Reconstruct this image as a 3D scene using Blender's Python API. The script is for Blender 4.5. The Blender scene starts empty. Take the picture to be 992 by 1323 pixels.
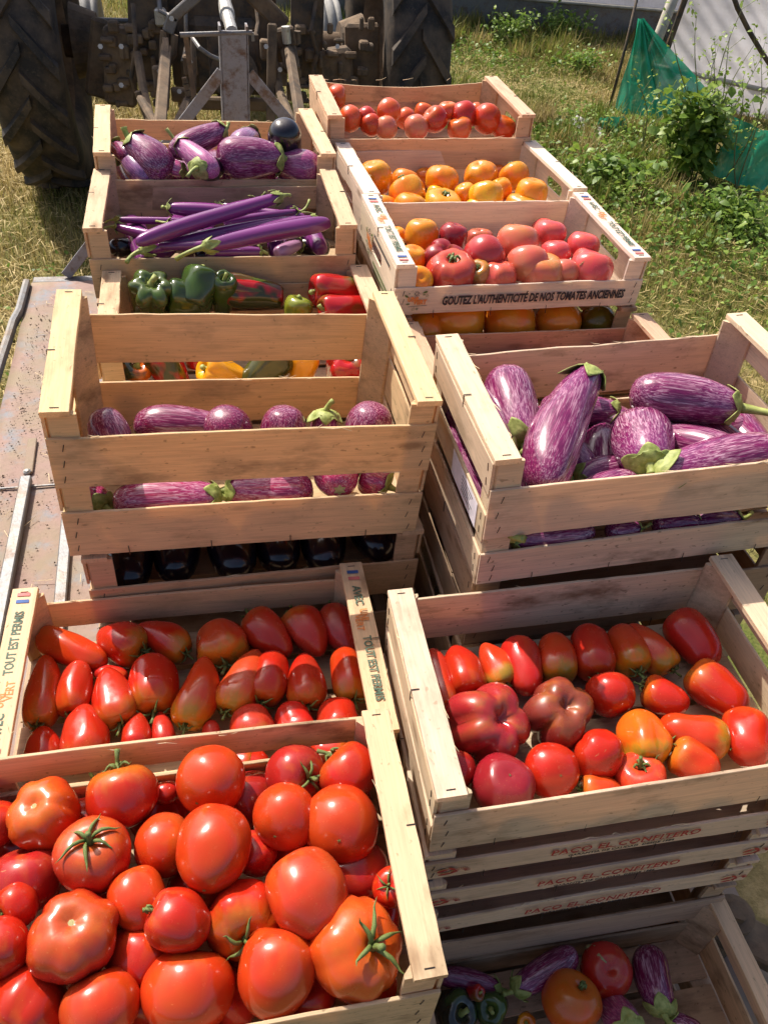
import bpy, math, random
import numpy as np
from mathutils import Matrix, Vector, noise as mnoise

random.seed(4)
RNG = np.random.default_rng(4)
SC = bpy.context.scene
COL = SC.collection

# ------------------------------------------------------------------ camera
CAM_H = 2.0                       # camera height over the field
F_PX, IW, IH = 1021.35, 992.0, 1323.0
PITCH, YAW, ROLL = 0.73310, -0.27248, -0.09719


def cam_rows():
    cz, sz = math.cos(YAW), math.sin(YAW)
    cp, sp = math.cos(PITCH), math.sin(PITCH)
    cr, sr = math.cos(ROLL), math.sin(ROLL)
    right = np.array([cz, sz, 0.0])
    fwd = np.array([-sz * cp, cz * cp, -sp])
    down = np.cross(fwd, right)
    return np.array([cr * right + sr * down, -sr * right + cr * down, fwd])


MC = cam_rows()
cam_data = bpy.data.cameras.new('camera')
cam_data.sensor_fit = 'VERTICAL'
cam_data.sensor_height = 36.0
cam_data.lens = F_PX / IH * 36.0
cam_data.clip_start = 0.02
cam_data.clip_end = 500.0
cam = bpy.data.objects.new('camera', cam_data)
COL.objects.link(cam)
rot = Matrix(((MC[0][0], -MC[1][0], -MC[2][0]), (MC[0][1], -MC[1][1], -MC[2][1]), (MC[0][2], -MC[1][2], -MC[2][2])))
cam.matrix_world = Matrix.Translation((0, 0, CAM_H)) @ rot.to_4x4()
SC.camera = cam

# ------------------------------------------------------------------ light
SUN_DIR = Vector((-0.40, 0.70, 1.0)).normalized()     # towards the sun
SUN_EL = math.asin(SUN_DIR.z)
SUN_AZ = math.atan2(SUN_DIR.x, SUN_DIR.y)
world = bpy.data.worlds.new('World')
SC.world = world
world.use_nodes = True
wn = world.node_tree.nodes
wl = world.node_tree.links
wn.clear()
sky = wn.new('ShaderNodeTexSky')
sky.sky_type = 'NISHITA'
sky.sun_disc = False
sky.sun_elevation = SUN_EL
sky.sun_rotation = SUN_AZ
sky.air_density = 0.7
sky.dust_density = 4.0
sky.ozone_density = 0.6
bg = wn.new('ShaderNodeBackground')
bg.inputs['Strength'].default_value = 0.135
wo = wn.new('ShaderNodeOutputWorld')
wl.new(sky.outputs[0], bg.inputs['Color'])
wl.new(bg.outputs[0], wo.inputs['Surface'])
sd = bpy.data.lights.new('sun', 'SUN')
sd.energy = 4.6
sd.angle = math.radians(0.53)
sd.color = (1.0, 0.935, 0.83)
sun = bpy.data.objects.new('sun', sd)
COL.objects.link(sun)
sun.rotation_euler = SUN_DIR.to_track_quat('Z', 'Y').to_euler()
sun.location = (-4, 7, 12)
SC.view_settings.view_transform = 'Standard'
SC.view_settings.look = 'None'
SC.view_settings.exposure = 0.53
SC.view_settings.gamma = 1.0
SC.cycles.max_bounces = 8
SC.cycles.diffuse_bounces = 4
SC.cycles.transparent_max_bounces = 12
SC.cycles.use_denoising = True
SC.cycles.caustics_reflective = False
SC.cycles.caustics_refractive = False


# ------------------------------------------------------------------ helpers: survey of the place
def ray(px, py):
    return MC.T @ np.array([(px - IW / 2) / F_PX, (py - IH / 2) / F_PX, 1.0])


def at_z(px, py, z):
    """point at level z (z measured down from the camera, negative) seen at px, py"""
    d = ray(px, py)
    p = d * (z / d[2])
    return Vector((p[0], p[1], p[2] + CAM_H))


def at_y(px, py, y):
    d = ray(px, py)
    p = d * (y / d[1])
    return Vector((p[0], p[1], p[2] + CAM_H))


def depth(p):
    return float(MC[2] @ np.array([p[0], p[1], p[2] - CAM_H]))


def ground(px, py):
    p = at_z(px, py, -CAM_H)
    return p


# ------------------------------------------------------------------ helpers: objects
def link(o, parent=None):
    COL.objects.link(o)
    if parent is not None:
        o.parent = parent
    return o


def tag(o, label=None, cat=None, group=None, kind=None):
    if label:
        o['label'] = label
    if cat:
        o['category'] = cat
    if group:
        o['group'] = group
    if kind:
        o['kind'] = kind
    return o


def empty(name, mat):
    o = bpy.data.objects.new(name, None)
    o.empty_display_size = 0.05
    COL.objects.link(o)
    o.matrix_world = mat
    return o


def mesh_np(name, v, f, smooth=False):
    """v (n,3) array, f list of tuples or (m,k) array"""
    me = bpy.data.meshes.new(name)
    v = np.asarray(v, dtype=np.float32)
    if isinstance(f, np.ndarray):
        k = f.shape[1]
        me.vertices.add(len(v))
        me.vertices.foreach_set('co', v.ravel())
        me.loops.add(f.size)
        me.loops.foreach_set('vertex_index', f.astype(np.int32).ravel())
        me.polygons.add(len(f))
        me.polygons.foreach_set('loop_start', np.arange(0, f.size, k, dtype=np.int32))
        me.polygons.foreach_set('loop_total', np.full(len(f), k, dtype=np.int32))
        me.update(calc_edges=True)
    else:
        me.from_pydata([tuple(map(float, p)) for p in v], [], f)
        me.update()
    if smooth:
        me.polygons.foreach_set('use_smooth', np.ones(len(me.polygons), dtype=bool))
    return me


def ob(name, me, mat=None, parent=None, mx=None, color=None):
    o = bpy.data.objects.new(name, me)
    if mat is not None and not me.materials:
        me.materials.append(mat)
    link(o, parent)
    if mx is not None:
        if parent is None:
            o.matrix_world = mx
        else:
            o.matrix_local = mx
    if color is not None:
        o.color = color
    return o


class MB:
    """collects shapes into one mesh"""
    def __init__(s):
        s.v = []
        s.f = []

    def add(s, v, f):
        b = len(s.v)
        s.v += [tuple(p) for p in v]
        s.f += [tuple(i + b for i in q) for q in f]

    def box(s, c, d, m=None, bev=0.0):
        x, y, z = d[0] / 2, d[1] / 2, d[2] / 2
        if bev <= 0:
            v = [Vector((a, b, e)) for e in (-z, z) for a, b in ((-x, -y), (x, -y), (x, y), (-x, y))]
            f = [(3, 2, 1, 0), (4, 5, 6, 7), (0, 1, 5, 4), (1, 2, 6, 5), (2, 3, 7, 6), (3, 0, 4, 7)]
        else:
            v = []
            for e, k in ((-z, bev), (-z + bev, 0), (z - bev, 0), (z, bev)):
                for a, b in ((-x + k, -y + bev), (-x + bev, -y + k), (x - bev, -y + k), (x - k, -y + bev),
                             (x - k, y - bev), (x - bev, y - k), (-x + bev, y - k), (-x + k, y - bev)):
                    v.append(Vector((a, b, e)))
            f = [tuple(range(7, -1, -1)), tuple(range(24, 32))]
            for r in range(3):
                for i in range(8):
                    f.append((r * 8 + i, r * 8 + (i + 1) % 8, r * 8 + 8 + (i + 1) % 8, r * 8 + 8 + i))
        c = Vector(c)
        if m is not None:
            v = [m @ (p + c) for p in v]
        else:
            v = [p + c for p in v]
        s.add(v, f)

    def tube(s, pts, rad, n=8, cap=True):
        pts = [Vector(p) for p in pts]
        if not hasattr(rad, '__len__'):
            rad = [rad] * len(pts)
        vs, fs = [], []
        up = Vector((0.13, 0.21, 1)).normalized()
        px = None
        for i, p in enumerate(pts):
            t = (pts[min(i + 1, len(pts) - 1)] - pts[max(i - 1, 0)])
            t = t.normalized() if t.length > 1e-9 else Vector((0, 0, 1))
            if px is None:
                ref = up if abs(t.dot(up)) < 0.95 else Vector((1, 0, 0))
                px = t.cross(ref).normalized()
            px = (px - t * px.dot(t)).normalized()
            py = t.cross(px)
            for k in range(n):
                a = 2 * math.pi * k / n
                vs.append(p + (px * math.cos(a) + py * math.sin(a)) * rad[i])
        for i in range(len(pts) - 1):
            for k in range(n):
                fs.append((i * n + k, i * n + (k + 1) % n, (i + 1) * n + (k + 1) % n, (i + 1) * n + k))
        if cap:
            fs.append(tuple(range(n - 1, -1, -1)))
            fs.append(tuple(range((len(pts) - 1) * n, len(pts) * n)))
        s.add(vs, fs)

    def bar(s, a, b, w, t, up=(0, -1, 0), bev=0.0):
        """flat bar from a to b, width w, thickness t along up"""
        a, b = Vector(a), Vector(b)
        x = (b - a)
        L = x.length
        x.normalize()
        u = Vector(up)
        u = (u - x * u.dot(x)).normalized()
        y = u.cross(x)
        m = Matrix((x, y, u)).transposed().to_4x4()
        m.translation = (a + b) / 2
        s.box((0, 0, 0), (L, w, t), m, bev)

    def build(s, name, mat, parent=None, smooth=False, mx=None, color=None):
        me = mesh_np(name, s.v, s.f, smooth)
        return ob(name, me, mat, parent, mx, color)


# ------------------------------------------------------------------ materials
class NT:
    def __init__(s, name):
        s.m = bpy.data.materials.new(name)
        s.m.use_nodes = True
        s.t = s.m.node_tree
        s.n = s.t.nodes
        s.n.clear()
        s.out = s.n.new('ShaderNodeOutputMaterial')

    def node(s, typ, **kw):
        n = s.n.new(typ)
        for k, v in kw.items():
            setattr(n, k, v)
        return n

    def set(s, sock, v):
        if hasattr(v, 'is_output'):
            s.t.links.new(v, sock)
        elif isinstance(v, (tuple, list)) and len(v) == 3 and sock.type == 'RGBA':
            sock.default_value = (*v, 1)
        else:
            sock.default_value = v

    def coord(s, which='Object', scale=(1, 1, 1), offset=None):
        c = s.node('ShaderNodeTexCoord')
        mp = s.node('ShaderNodeMapping')
        mp.inputs['Scale'].default_value = scale
        s.t.links.new(c.outputs[which], mp.inputs['Vector'])
        if offset is not None:
            s.t.links.new(offset, mp.inputs['Location'])
        return mp.outputs[0]

    def randoff(s):
        """a different place in the pattern for each object"""
        oi = s.node('ShaderNodeObjectInfo')
        return s.math('MULTIPLY', oi.outputs['Random'], 37.0)

    def noise(s, vec, scale, detail=4, rough=0.55, dist=0.0, out='Fac'):
        n = s.node('ShaderNodeTexNoise')
        s.set(n.inputs['Vector'], vec)
        n.inputs['Scale'].default_value = scale
        n.inputs['Detail'].default_value = detail
        n.inputs['Roughness'].default_value = rough
        n.inputs['Distortion'].default_value = dist
        return n.outputs[out]

    def vor(s, vec, scale, feature='F1'):
        n = s.node('ShaderNodeTexVoronoi', feature=feature)
        s.set(n.inputs['Vector'], vec)
        n.inputs['Scale'].default_value = scale
        return n.outputs['Distance']

    def ramp(s, fac, stops, interp='LINEAR'):
        n = s.node('ShaderNodeValToRGB')
        n.color_ramp.interpolation = interp
        e = n.color_ramp.elements
        while len(e) < len(stops):
            e.new(0.5)
        for i, (p, c) in enumerate(stops):
            e[i].position = p
            if not hasattr(c, '__len__'):
                c = (c, c, c)
            e[i].color = (*c, 1)
        s.set(n.inputs[0], fac)
        return n.outputs[0]

    def mix(s, fac, a, b, mode='MIX'):
        n = s.node('ShaderNodeMix', data_type='RGBA', blend_type=mode)
        s.set(n.inputs[0], fac)
        s.set(n.inputs[6], a)
        s.set(n.inputs[7], b)
        return n.outputs[2]

    def math(s, op, a, b=0.0, c=0.0, clamp=False):
        n = s.node('ShaderNodeMath', operation=op, use_clamp=clamp)
        s.set(n.inputs[0], a)
        s.set(n.inputs[1], b)
        s.set(n.inputs[2], c)
        return n.outputs[0]

    def sep(s, vec):
        n = s.node('ShaderNodeSeparateXYZ')
        s.set(n.inputs[0], vec)
        return n.outputs

    def bump(s, h, strength=0.3, dist=0.001):
        n = s.node('ShaderNodeBump')
        n.inputs['Strength'].default_value = strength
        n.inputs['Distance'].default_value = dist
        s.set(n.inputs['Height'], h)
        return n.outputs[0]

    def bsdf(s, color, rough=0.5, normal=None, spec=0.5, metal=0.0, coat=0.0, transl=0.0, tcol=None, alpha=None, sss=0.0, ssr=None):
        p = s.node('ShaderNodeBsdfPrincipled')
        s.set(p.inputs['Base Color'], color)
        s.set(p.inputs['Roughness'], rough)
        s.set(p.inputs['Metallic'], metal)
        p.inputs['Specular IOR Level'].default_value = spec
        if coat:
            p.inputs['Coat Weight'].default_value = coat
            p.inputs['Coat Roughness'].default_value = 0.12
        if sss:
            p.inputs['Subsurface Weight'].default_value = sss
            p.inputs['Subsurface Radius'].default_value = ssr or (0.01, 0.003, 0.002)
            p.inputs['Subsurface Scale'].default_value = 1.0
        if normal is not None:
            s.set(p.inputs['Normal'], normal)
        sh = p.outputs[0]
        if transl:
            t = s.node('ShaderNodeBsdfTranslucent')
            s.set(t.inputs[0], tcol if tcol is not None else color)
            m = s.node('ShaderNodeMixShader')
            s.set(m.inputs[0], transl)
            s.t.links.new(sh, m.inputs[1])
            s.t.links.new(t.outputs[0], m.inputs[2])
            sh = m.outputs[0]
        if alpha is not None:
            t = s.node('ShaderNodeBsdfTransparent')
            m = s.node('ShaderNodeMixShader')
            s.set(m.inputs[0], alpha)
            s.t.links.new(t.outputs[0], m.inputs[1])
            s.t.links.new(sh, m.inputs[2])
            sh = m.outputs[0]
        s.t.links.new(sh, s.out.inputs['Surface'])
        return s.m


def mat_wood():
    t = NT('poplar_wood')
    oi = t.node('ShaderNodeObjectInfo')
    off = t.randoff()
    c1 = t.coord('Object', (3.0, 40, 40), off)
    g1 = t.noise(c1, 3.0, 6, 0.6, 0.6)
    c2 = t.coord('Object', (9.0, 260, 260), off)
    g2 = t.noise(c2, 2.0, 3, 0.6)
    c3 = t.coord('Object', (7, 16, 16), off)
    st = t.noise(c3, 1.2, 5, 0.62)
    base = oi.outputs['Color']
    grain = t.ramp(g1, [(0.25, 0.80), (0.5, 1.0), (0.75, 1.10)])
    col = t.mix(1.0, base, grain, 'MULTIPLY')
    fib = t.ramp(g2, [(0.30, 0.86), (0.55, 1.0), (0.8, 1.06)])
    col = t.mix(1.0, col, fib, 'MULTIPLY')
    # tint drift: pinkish and greyish zones
    drift = t.noise(t.coord('Object', (2, 6, 6), off), 1.5, 2)
    col = t.mix(t.math('MULTIPLY', t.ramp(drift, [(0.4, 0.0), (0.7, 1.0)]), 0.25), col, t.mix(1.0, base, (0.86, 0.80, 0.82), 'MULTIPLY'))
    # dirt stains: amount in alpha
    dirt = t.ramp(st, [(0.53, 0.0), (0.70, 1.0)])
    col = t.mix(t.math('MULTIPLY', dirt, t.math('MULTIPLY', oi.outputs['Alpha'], 0.8)), col, (0.20, 0.11, 0.055))
    # fine specks and knots
    sp = t.noise(t.coord('Object', (60, 110, 110), off), 1.6, 2, 0.5)
    col = t.mix(t.math('MULTIPLY', t.ramp(sp, [(0.66, 0.0), (0.74, 1.0)]), t.math('MULTIPLY_ADD', oi.outputs['Alpha'], 0.5, 0.15)), col, (0.20, 0.12, 0.06))
    kn = t.vor(t.coord('Object', (5, 14, 14), off), 1.0)
    col = t.mix(t.math('MULTIPLY', t.ramp(kn, [(0.05, 1.0), (0.13, 0.0)]), 0.6), col, (0.24, 0.12, 0.055))
    h = t.math('ADD', t.math('MULTIPLY', g2, 0.7), t.math('MULTIPLY', g1, 0.5))
    return t.bsdf(col, 0.72, t.bump(h, 0.55, 0.0008), spec=0.25, transl=0.30, tcol=t.mix(1.0, col, (1.0, 0.86, 0.66), 'MULTIPLY'))


def mat_tomato(name='tomato_skin', streak=0.0, rough=0.17):
    """colour from the object; its alpha gives how far the shoulders are unripe"""
    t = NT(name)
    oi = t.node('ShaderNodeObjectInfo')
    off = t.randoff()
    g = t.sep(t.coord('Generated'))
    n1 = t.noise(t.coord('Object', (1, 1, 1), off), 26.0, 3, 0.5)
    col = t.mix(t.ramp(n1, [(0.35, 0.0), (0.68, 1.0)]), oi.outputs['Color'], t.mix(1.0, oi.outputs['Color'], (0.86, 1.5, 1.0), 'MULTIPLY'))
    n2 = t.noise(t.coord('Object', (1, 1, 0.35), off), 45.0, 3, 0.6)
    top = t.math('ADD', g[2], t.math('MULTIPLY_ADD', n2, 0.5, -0.25))
    sh = t.math('MULTIPLY', t.ramp(top, [(0.70, 0.0), (1.12, 1.0)]), oi.outputs['Alpha'])
    sh2 = t.ramp(sh, [(0.0, 0.0), (0.35, 0.70), (0.8, 0.95)])
    shc = t.mix(t.ramp(n2, [(0.42, 0.0), (0.6, 1.0)]), (0.62, 0.22, 0.010), (0.30, 0.22, 0.02))
    col = t.mix(sh2, col, shc)
    dust = t.noise(t.coord('Object', (1, 1, 1), off), 9.0, 4, 0.65)
    col = t.mix(t.math('MULTIPLY', t.ramp(dust, [(0.5, 0.0), (0.75, 1.0)]), 0.10), col, (0.45, 0.25, 0.17))
    # tiny pores
    sp = t.noise(t.coord('Object', (1, 1, 1), off), 420.0, 1)
    col = t.mix(t.math('MULTIPLY', t.ramp(sp, [(0.72, 0.0), (0.78, 1.0)]), 0.18), col, (0.75, 0.35, 0.12))
    # healed scratches and corky flecks
    sc1 = t.noise(t.coord('Object', (40, 40, 240), off), 1.0, 2, 0.5, 1.5)
    sc2 = t.noise(t.coord('Object', (1, 1, 1), off), 30.0, 2)
    col = t.mix(t.math('MULTIPLY', t.math('MULTIPLY', t.ramp(sc1, [(0.71, 0.0), (0.75, 1.0)]), t.ramp(sc2, [(0.57, 0.0), (0.64, 1.0)])), 0.6), col, (0.42, 0.22, 0.09))
    # pale rays running down from the stem
    ang = t.noise(t.coord('Object', (60, 60, 3), off), 1.0, 2, 0.5)
    col = t.mix(t.math('MULTIPLY', t.math('MULTIPLY', t.ramp(ang, [(0.50, 0.0), (0.66, 1.0)]), t.ramp(g[2], [(0.45, 0.0), (0.95, 1.0)])), 0.22), col, (0.62, 0.17, 0.02))
    # stem scar
    if streak:
        s2 = t.noise(t.coord('Object', (70, 70, 6), off), 1.0, 3, 0.6, 0.5)
        col = t.mix(t.math('MULTIPLY', t.ramp(s2, [(0.52, 0.0), (0.66, 1.0)]), streak), col, (0.10, 0.10, 0.015))
    bl = t.noise(t.coord('Object', (1, 1, 1), off), 60.0, 3)
    r = t.ramp(t.math('ADD', bl, t.math('MULTIPLY', dust, 0.5)), [(0.55, rough - .06), (1.0, rough + 0.16)])
    b = t.bump(t.noise(t.coord('Object', (1, 1, 1), off), 14.0, 2, 0.4), 0.30, 0.006)
    return t.bsdf(col, r, b, spec=0.55, sss=0.12, ssr=(0.012, 0.003, 0.0015))


def mat_eggplant():
    """alpha of the object colour = how much pale streaking"""
    t = NT('eggplant_skin')
    oi = t.node('ShaderNodeObjectInfo')
    off = t.randoff()
    s1 = t.noise(t.coord('Object', (330, 330, 13), off), 1.4, 4, 0.65, 1.0)
    s2 = t.noise(t.coord('Object', (420, 420, 40), off), 1.0, 2, 0.6)
    big = t.noise(t.coord('Object', (22, 22, 7), off), 1.0, 2)
    m = t.math('ADD', t.math('MULTIPLY', s1, 0.85), t.math('ADD', t.math('MULTIPLY', s2, 0.30), t.math('MULTIPLY', big, 0.22)))
    w = t.ramp(m, [(0.67, 0.0), (0.76, 0.42), (0.88, 0.95)])
    w = t.math('MULTIPLY', w, oi.outputs['Alpha'])
    dark = t.mix(t.ramp(s2, [(0.35, 0.0), (0.65, 1.0)]), oi.outputs['Color'], t.mix(1.0, oi.outputs['Color'], (1.9, 1.6, 1.6), 'MULTIPLY'))
    g = t.sep(t.coord('Generated'))
    pale = (0.58, 0.36, 0.44)
    col = t.mix(w, dark, pale)
    # violet wash towards the neck
    col = t.mix(t.math('MULTIPLY', t.ramp(g[2], [(0.55, 0.0), (0.95, 1.0)]), t.math('MULTIPLY', oi.outputs['Alpha'], 0.35)), col, (0.26, 0.045, 0.20))
    r = t.ramp(big, [(0.3, 0.16), (0.7, 0.24)])
    return t.bsdf(col, r, t.bump(s1, 0.04, 0.0006), spec=0.55, coat=0.25)


def mat_plain_skin(name, rough=0.15, spec=0.6, coat=0.4):
    t = NT(name)
    oi = t.node('ShaderNodeObjectInfo')
    off = t.randoff()
    n = t.noise(t.coord('Object', (30, 30, 8), off), 1.0, 3)
    col = t.mix(t.ramp(n, [(0.3, 0.0), (0.7, 1.0)]), oi.outputs['Color'], t.mix(1.0, oi.outputs['Color'], (1.5, 1.35, 1.35), 'MULTIPLY'))
    return t.bsdf(col, rough, t.bump(n, 0.1, 0.002), spec=spec, coat=coat)


def mat_pepper(name, second, lo=0.45, hi=0.55):
    t = NT(name)
    oi = t.node('ShaderNodeObjectInfo')
    off = t.randoff()
    n = t.noise(t.coord('Object', (1, 1, 0.8), off), 22.0, 2, 0.5)
    col = t.mix(t.ramp(n, [(lo, 0.0), (hi, 1.0)]), oi.outputs['Color'], second)
    return t.bsdf(col, 0.17, t.bump(t.noise(t.coord('Object'), 40, 1), 0.1, 0.003), spec=0.55, coat=0.3)


def mat_green(name='stem_green', a=(0.10, 0.15, 0.03), b=(0.30, 0.36, 0.10), sc=60, rough=0.5, transl=0.0):
    t = NT(name)
    off = t.randoff()
    n = t.noise(t.coord('Object', (1, 1, 0.5), off), sc, 4, 0.6)
    return t.bsdf(t.ramp(n, [(0.3, a), (0.7, b)]), rough, t.bump(n, 0.4, 0.002), spec=0.35, transl=transl)


def mat_flat(name, c, rough=0.6, metal=0.0, spec=0.4):
    t = NT(name)
    n = t.noise(t.coord('Object'), 35, 4, 0.6)
    col = t.mix(t.ramp(n, [(0.35, 0.0), (0.7, 1.0)]), c, tuple(min(1, x * 0.75) for x in c))
    return t.bsdf(col, rough, spec=spec, metal=metal)


def mat_rusty(name, paint, rust=(0.14, 0.06, 0.03), amt=0.5, rough=0.6, metal=0.3, sc=9.0, dust=(0.30, 0.25, 0.17), damt=0.4):
    t = NT(name)
    off = t.randoff()
    c = t.coord('Object', (1, 1, 1), off)
    n = t.noise(c, sc, 8, 0.68)
    n2 = t.noise(c, sc * 5, 5, 0.7)
    col = t.mix(t.ramp(n, [(amt - 0.05, 0.0), (amt + 0.07, 1.0)]), paint, rust)
    col = t.mix(t.math('MULTIPLY', t.ramp(n2, [(0.5, 0.0), (0.7, 1.0)]), 0.6), col, t.mix(1.0, col, (0.55, 0.5, 0.45), 'MULTIPLY'))
    n3 = t.noise(c, sc * 0.6, 5, 0.6)
    col = t.mix(t.math('MULTIPLY', t.ramp(n3, [(0.42, 0.0), (0.62, 1.0)]), damt), col, dust)
    return t.bsdf(col, rough, t.bump(t.math('ADD', n, n2), 0.4, 0.004), spec=0.4, metal=metal)


M = {}
M['wood'] = mat_wood()
M['tomato'] = mat_tomato()
M['tomato_dull'] = mat_tomato('heirloom_skin', 0.25, 0.26)
M['eggplant'] = mat_eggplant()
M['violet'] = mat_plain_skin('violet_eggplant_skin', 0.20, 0.55, 0.3)
M['black'] = mat_plain_skin('black_eggplant_skin', 0.20, 0.5, 0.3)
M['pepper'] = mat_pepper('pepper_plain', (0.05, 0.10, 0.012), 0.52, 0.72)
M['pepper_turning'] = mat_pepper('pepper_turning', (0.035, 0.04, 0.008))
M['pepper_gold'] = mat_pepper('pepper_gold', (0.75, 0.30, 0.01), 0.40, 0.62)
M['stem'] = mat_green('calyx_dark', (0.055, 0.085, 0.02), (0.20, 0.25, 0.07), 160)
M['calyx'] = mat_green('calyx_pale', (0.15, 0.19, 0.035), (0.38, 0.41, 0.13), 110, 0.55)
M['scar'] = mat_green('stem_scar', (0.28, 0.22, 0.08), (0.45, 0.42, 0.20), 200)
M['staple'] = mat_flat('staple_wire', (0.10, 0.08, 0.07), 0.45, 0.7)
M['ink_black'] = mat_flat('ink_black', (0.03, 0.025, 0.03), 0.7)
M['ink_green'] = mat_flat('ink_green', (0.07, 0.12, 0.08), 0.7)
M['ink_leaf'] = mat_flat('ink_leaf', (0.12, 0.16, 0.04), 0.7)
M['ink_orange'] = mat_flat('ink_orange', (0.70, 0.22, 0.05), 0.7)
M['ink_red'] = mat_flat('ink_red', (0.42, 0.035, 0.03), 0.7)
M['ink_blue'] = mat_flat('ink_blue', (0.04, 0.10, 0.30), 0.7)
M['ink_pink'] = mat_flat('ink_pink', (0.62, 0.16, 0.15), 0.7)
M['paper'] = mat_flat('paper', (0.72, 0.68, 0.74), 0.8)
# ------------------------------------------------------------------ crates
RAIL_W, RAIL_T, POST = 0.034, 0.008, 0.036


def slat_mesh(L, h, t, wav=0.002, sag=0.0, bow=0.0, seg=18, notch=None):
    """thin board along x; upper edge a little uneven, sag dips its middle, bow bends it outward (y)"""
    xs = np.linspace(-L / 2, L / 2, seg + 1)
    bow = bow + random.uniform(-.0022, .0022) * (L / .5)
    r = RNG.normal(size=(2, seg + 1)).cumsum(1)
    r -= np.linspace(0, 1, seg + 1) * r[:, -1:]
    r = r / max(1e-6, np.abs(r).max()) * wav
    fine = RNG.normal(size=(2, seg + 1)) * wav * 0.12
    u = xs / (L / 2)
    top = h / 2 + r[0] + fine[0] - sag * (1 - u * u)
    bot = -h / 2 + r[1] * 0.7 + fine[1] - sag * (1 - u * u) * 0.8
    by = bow * (1 - u * u)
    c = min(0.0006, t * 0.2)
    v, f = [], []
    for i in range(seg + 1):
        y = by[i]
        v += [(xs[i], y - t / 2 + c, bot[i]), (xs[i], y + t / 2 - c, bot[i]), (xs[i], y + t / 2, bot[i] + c), (xs[i], y + t / 2, top[i] - c),
              (xs[i], y + t / 2 - c, top[i]), (xs[i], y - t / 2 + c, top[i]), (xs[i], y - t / 2, top[i] - c), (xs[i], y - t / 2, bot[i] + c)]
    for i in range(seg):
        for k in range(8):
            a = i * 8
            f.append((a + k, a + 8 + k, a + 8 + (k + 1) % 8, a + (k + 1) % 8))
    f.append(tuple(range(0, 8)))
    f.append(tuple(range(seg * 8 + 7, seg * 8 - 1, -1)))
    return mesh_np('slat', v, f)


def hole_panel(L, h, t, hw=0.045, hh=0.012, hz=0.0):
    n = 40
    inner, outer = [], []
    for k in range(n):
        a = 2 * math.pi * (k + 0.5) / n
        ca, sa = math.cos(a), math.sin(a)
        ix = max(-1, min(1, ca * 1.35)) * (hw - hh) + ca * hh
        iz = sa * hh * 1.0 + hz
        if abs(ca * 1.35) < 1:
            iz = (hh if sa > 0 else -hh) + hz
        inner.append((ix, iz))
        s = 1 / max(abs(ca) / (L / 2), abs(sa) / (h / 2))
        outer.append((ca * s, sa * s))
    # snap the nearest outer points to the four corners
    for sx in (-1, 1):
        for sz in (-1, 1):
            j = min(range(n), key=lambda q: (outer[q][0] - sx * L / 2) ** 2 + (outer[q][1] - sz * h / 2) ** 2)
            outer[j] = (sx * L / 2, sz * h / 2)
    v, f = [], []
    for y in (-t / 2, t / 2):
        v += [(x, y, z) for x, z in inner] + [(x, y, z) for x, z in outer]
    for k in range(n):
        q = (k + 1) % n
        f.append((k, n + k, n + q, q))
        f.append((2 * n + k, 2 * n + q, 3 * n + q, 3 * n + k))
        f.append((k, q, 2 * n + q, 2 * n + k))
        f.append((n + k, 3 * n + k, 3 * n + q, n + q))
    return mesh_np('panel', v, f)


def post_mesh(h, sx, sy, a=POST, b=POST):
    """triangular corner post, right angle outward"""
    p = [(0, 0), (-sx * a, 0), (0, -sy * b)]
    c = 0.004
    pts = [(-sx * c, 0), (-sx * a, 0), (-sx * a, -sy * c), (-sx * c, -sy * b), (0, -sy * b), (0, -sy * c)]
    if sx * sy > 0:
        pts = pts[::-1]
    n = len(pts)
    v = [(x, y, 0) for x, y in pts] + [(x, y, h) for x, y in pts]
    f = [tuple(range(n)), tuple(range(2 * n - 1, n - 1, -1))]
    for k in range(n):
        f.append((k, n + k, n + (k + 1) % n, (k + 1) % n))
    return mesh_np('post', v, f)


def jitter(tint, amt=0.06):
    k = 1 + random.uniform(-amt, amt)
    return (tint[0] * k, tint[1] * k * random.uniform(0.98, 1.02), tint[2] * k * random.uniform(0.96, 1.04), tint[3] * random.uniform(0.6, 1.3))


TAN = (0.77, 0.57, 0.35, 0.9)
GOLD = (0.81, 0.60, 0.34, 0.7)
PALE = (0.77, 0.61, 0.42, 0.8)
WHITE = (0.86, 0.74, 0.60, 0.2)
OLD = (0.60, 0.38, 0.23, 1.0)
CRATES = {}
M['fibre'] = mat_flat('wood_fibre', (0.80, 0.62, 0.38), 0.8)


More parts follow.
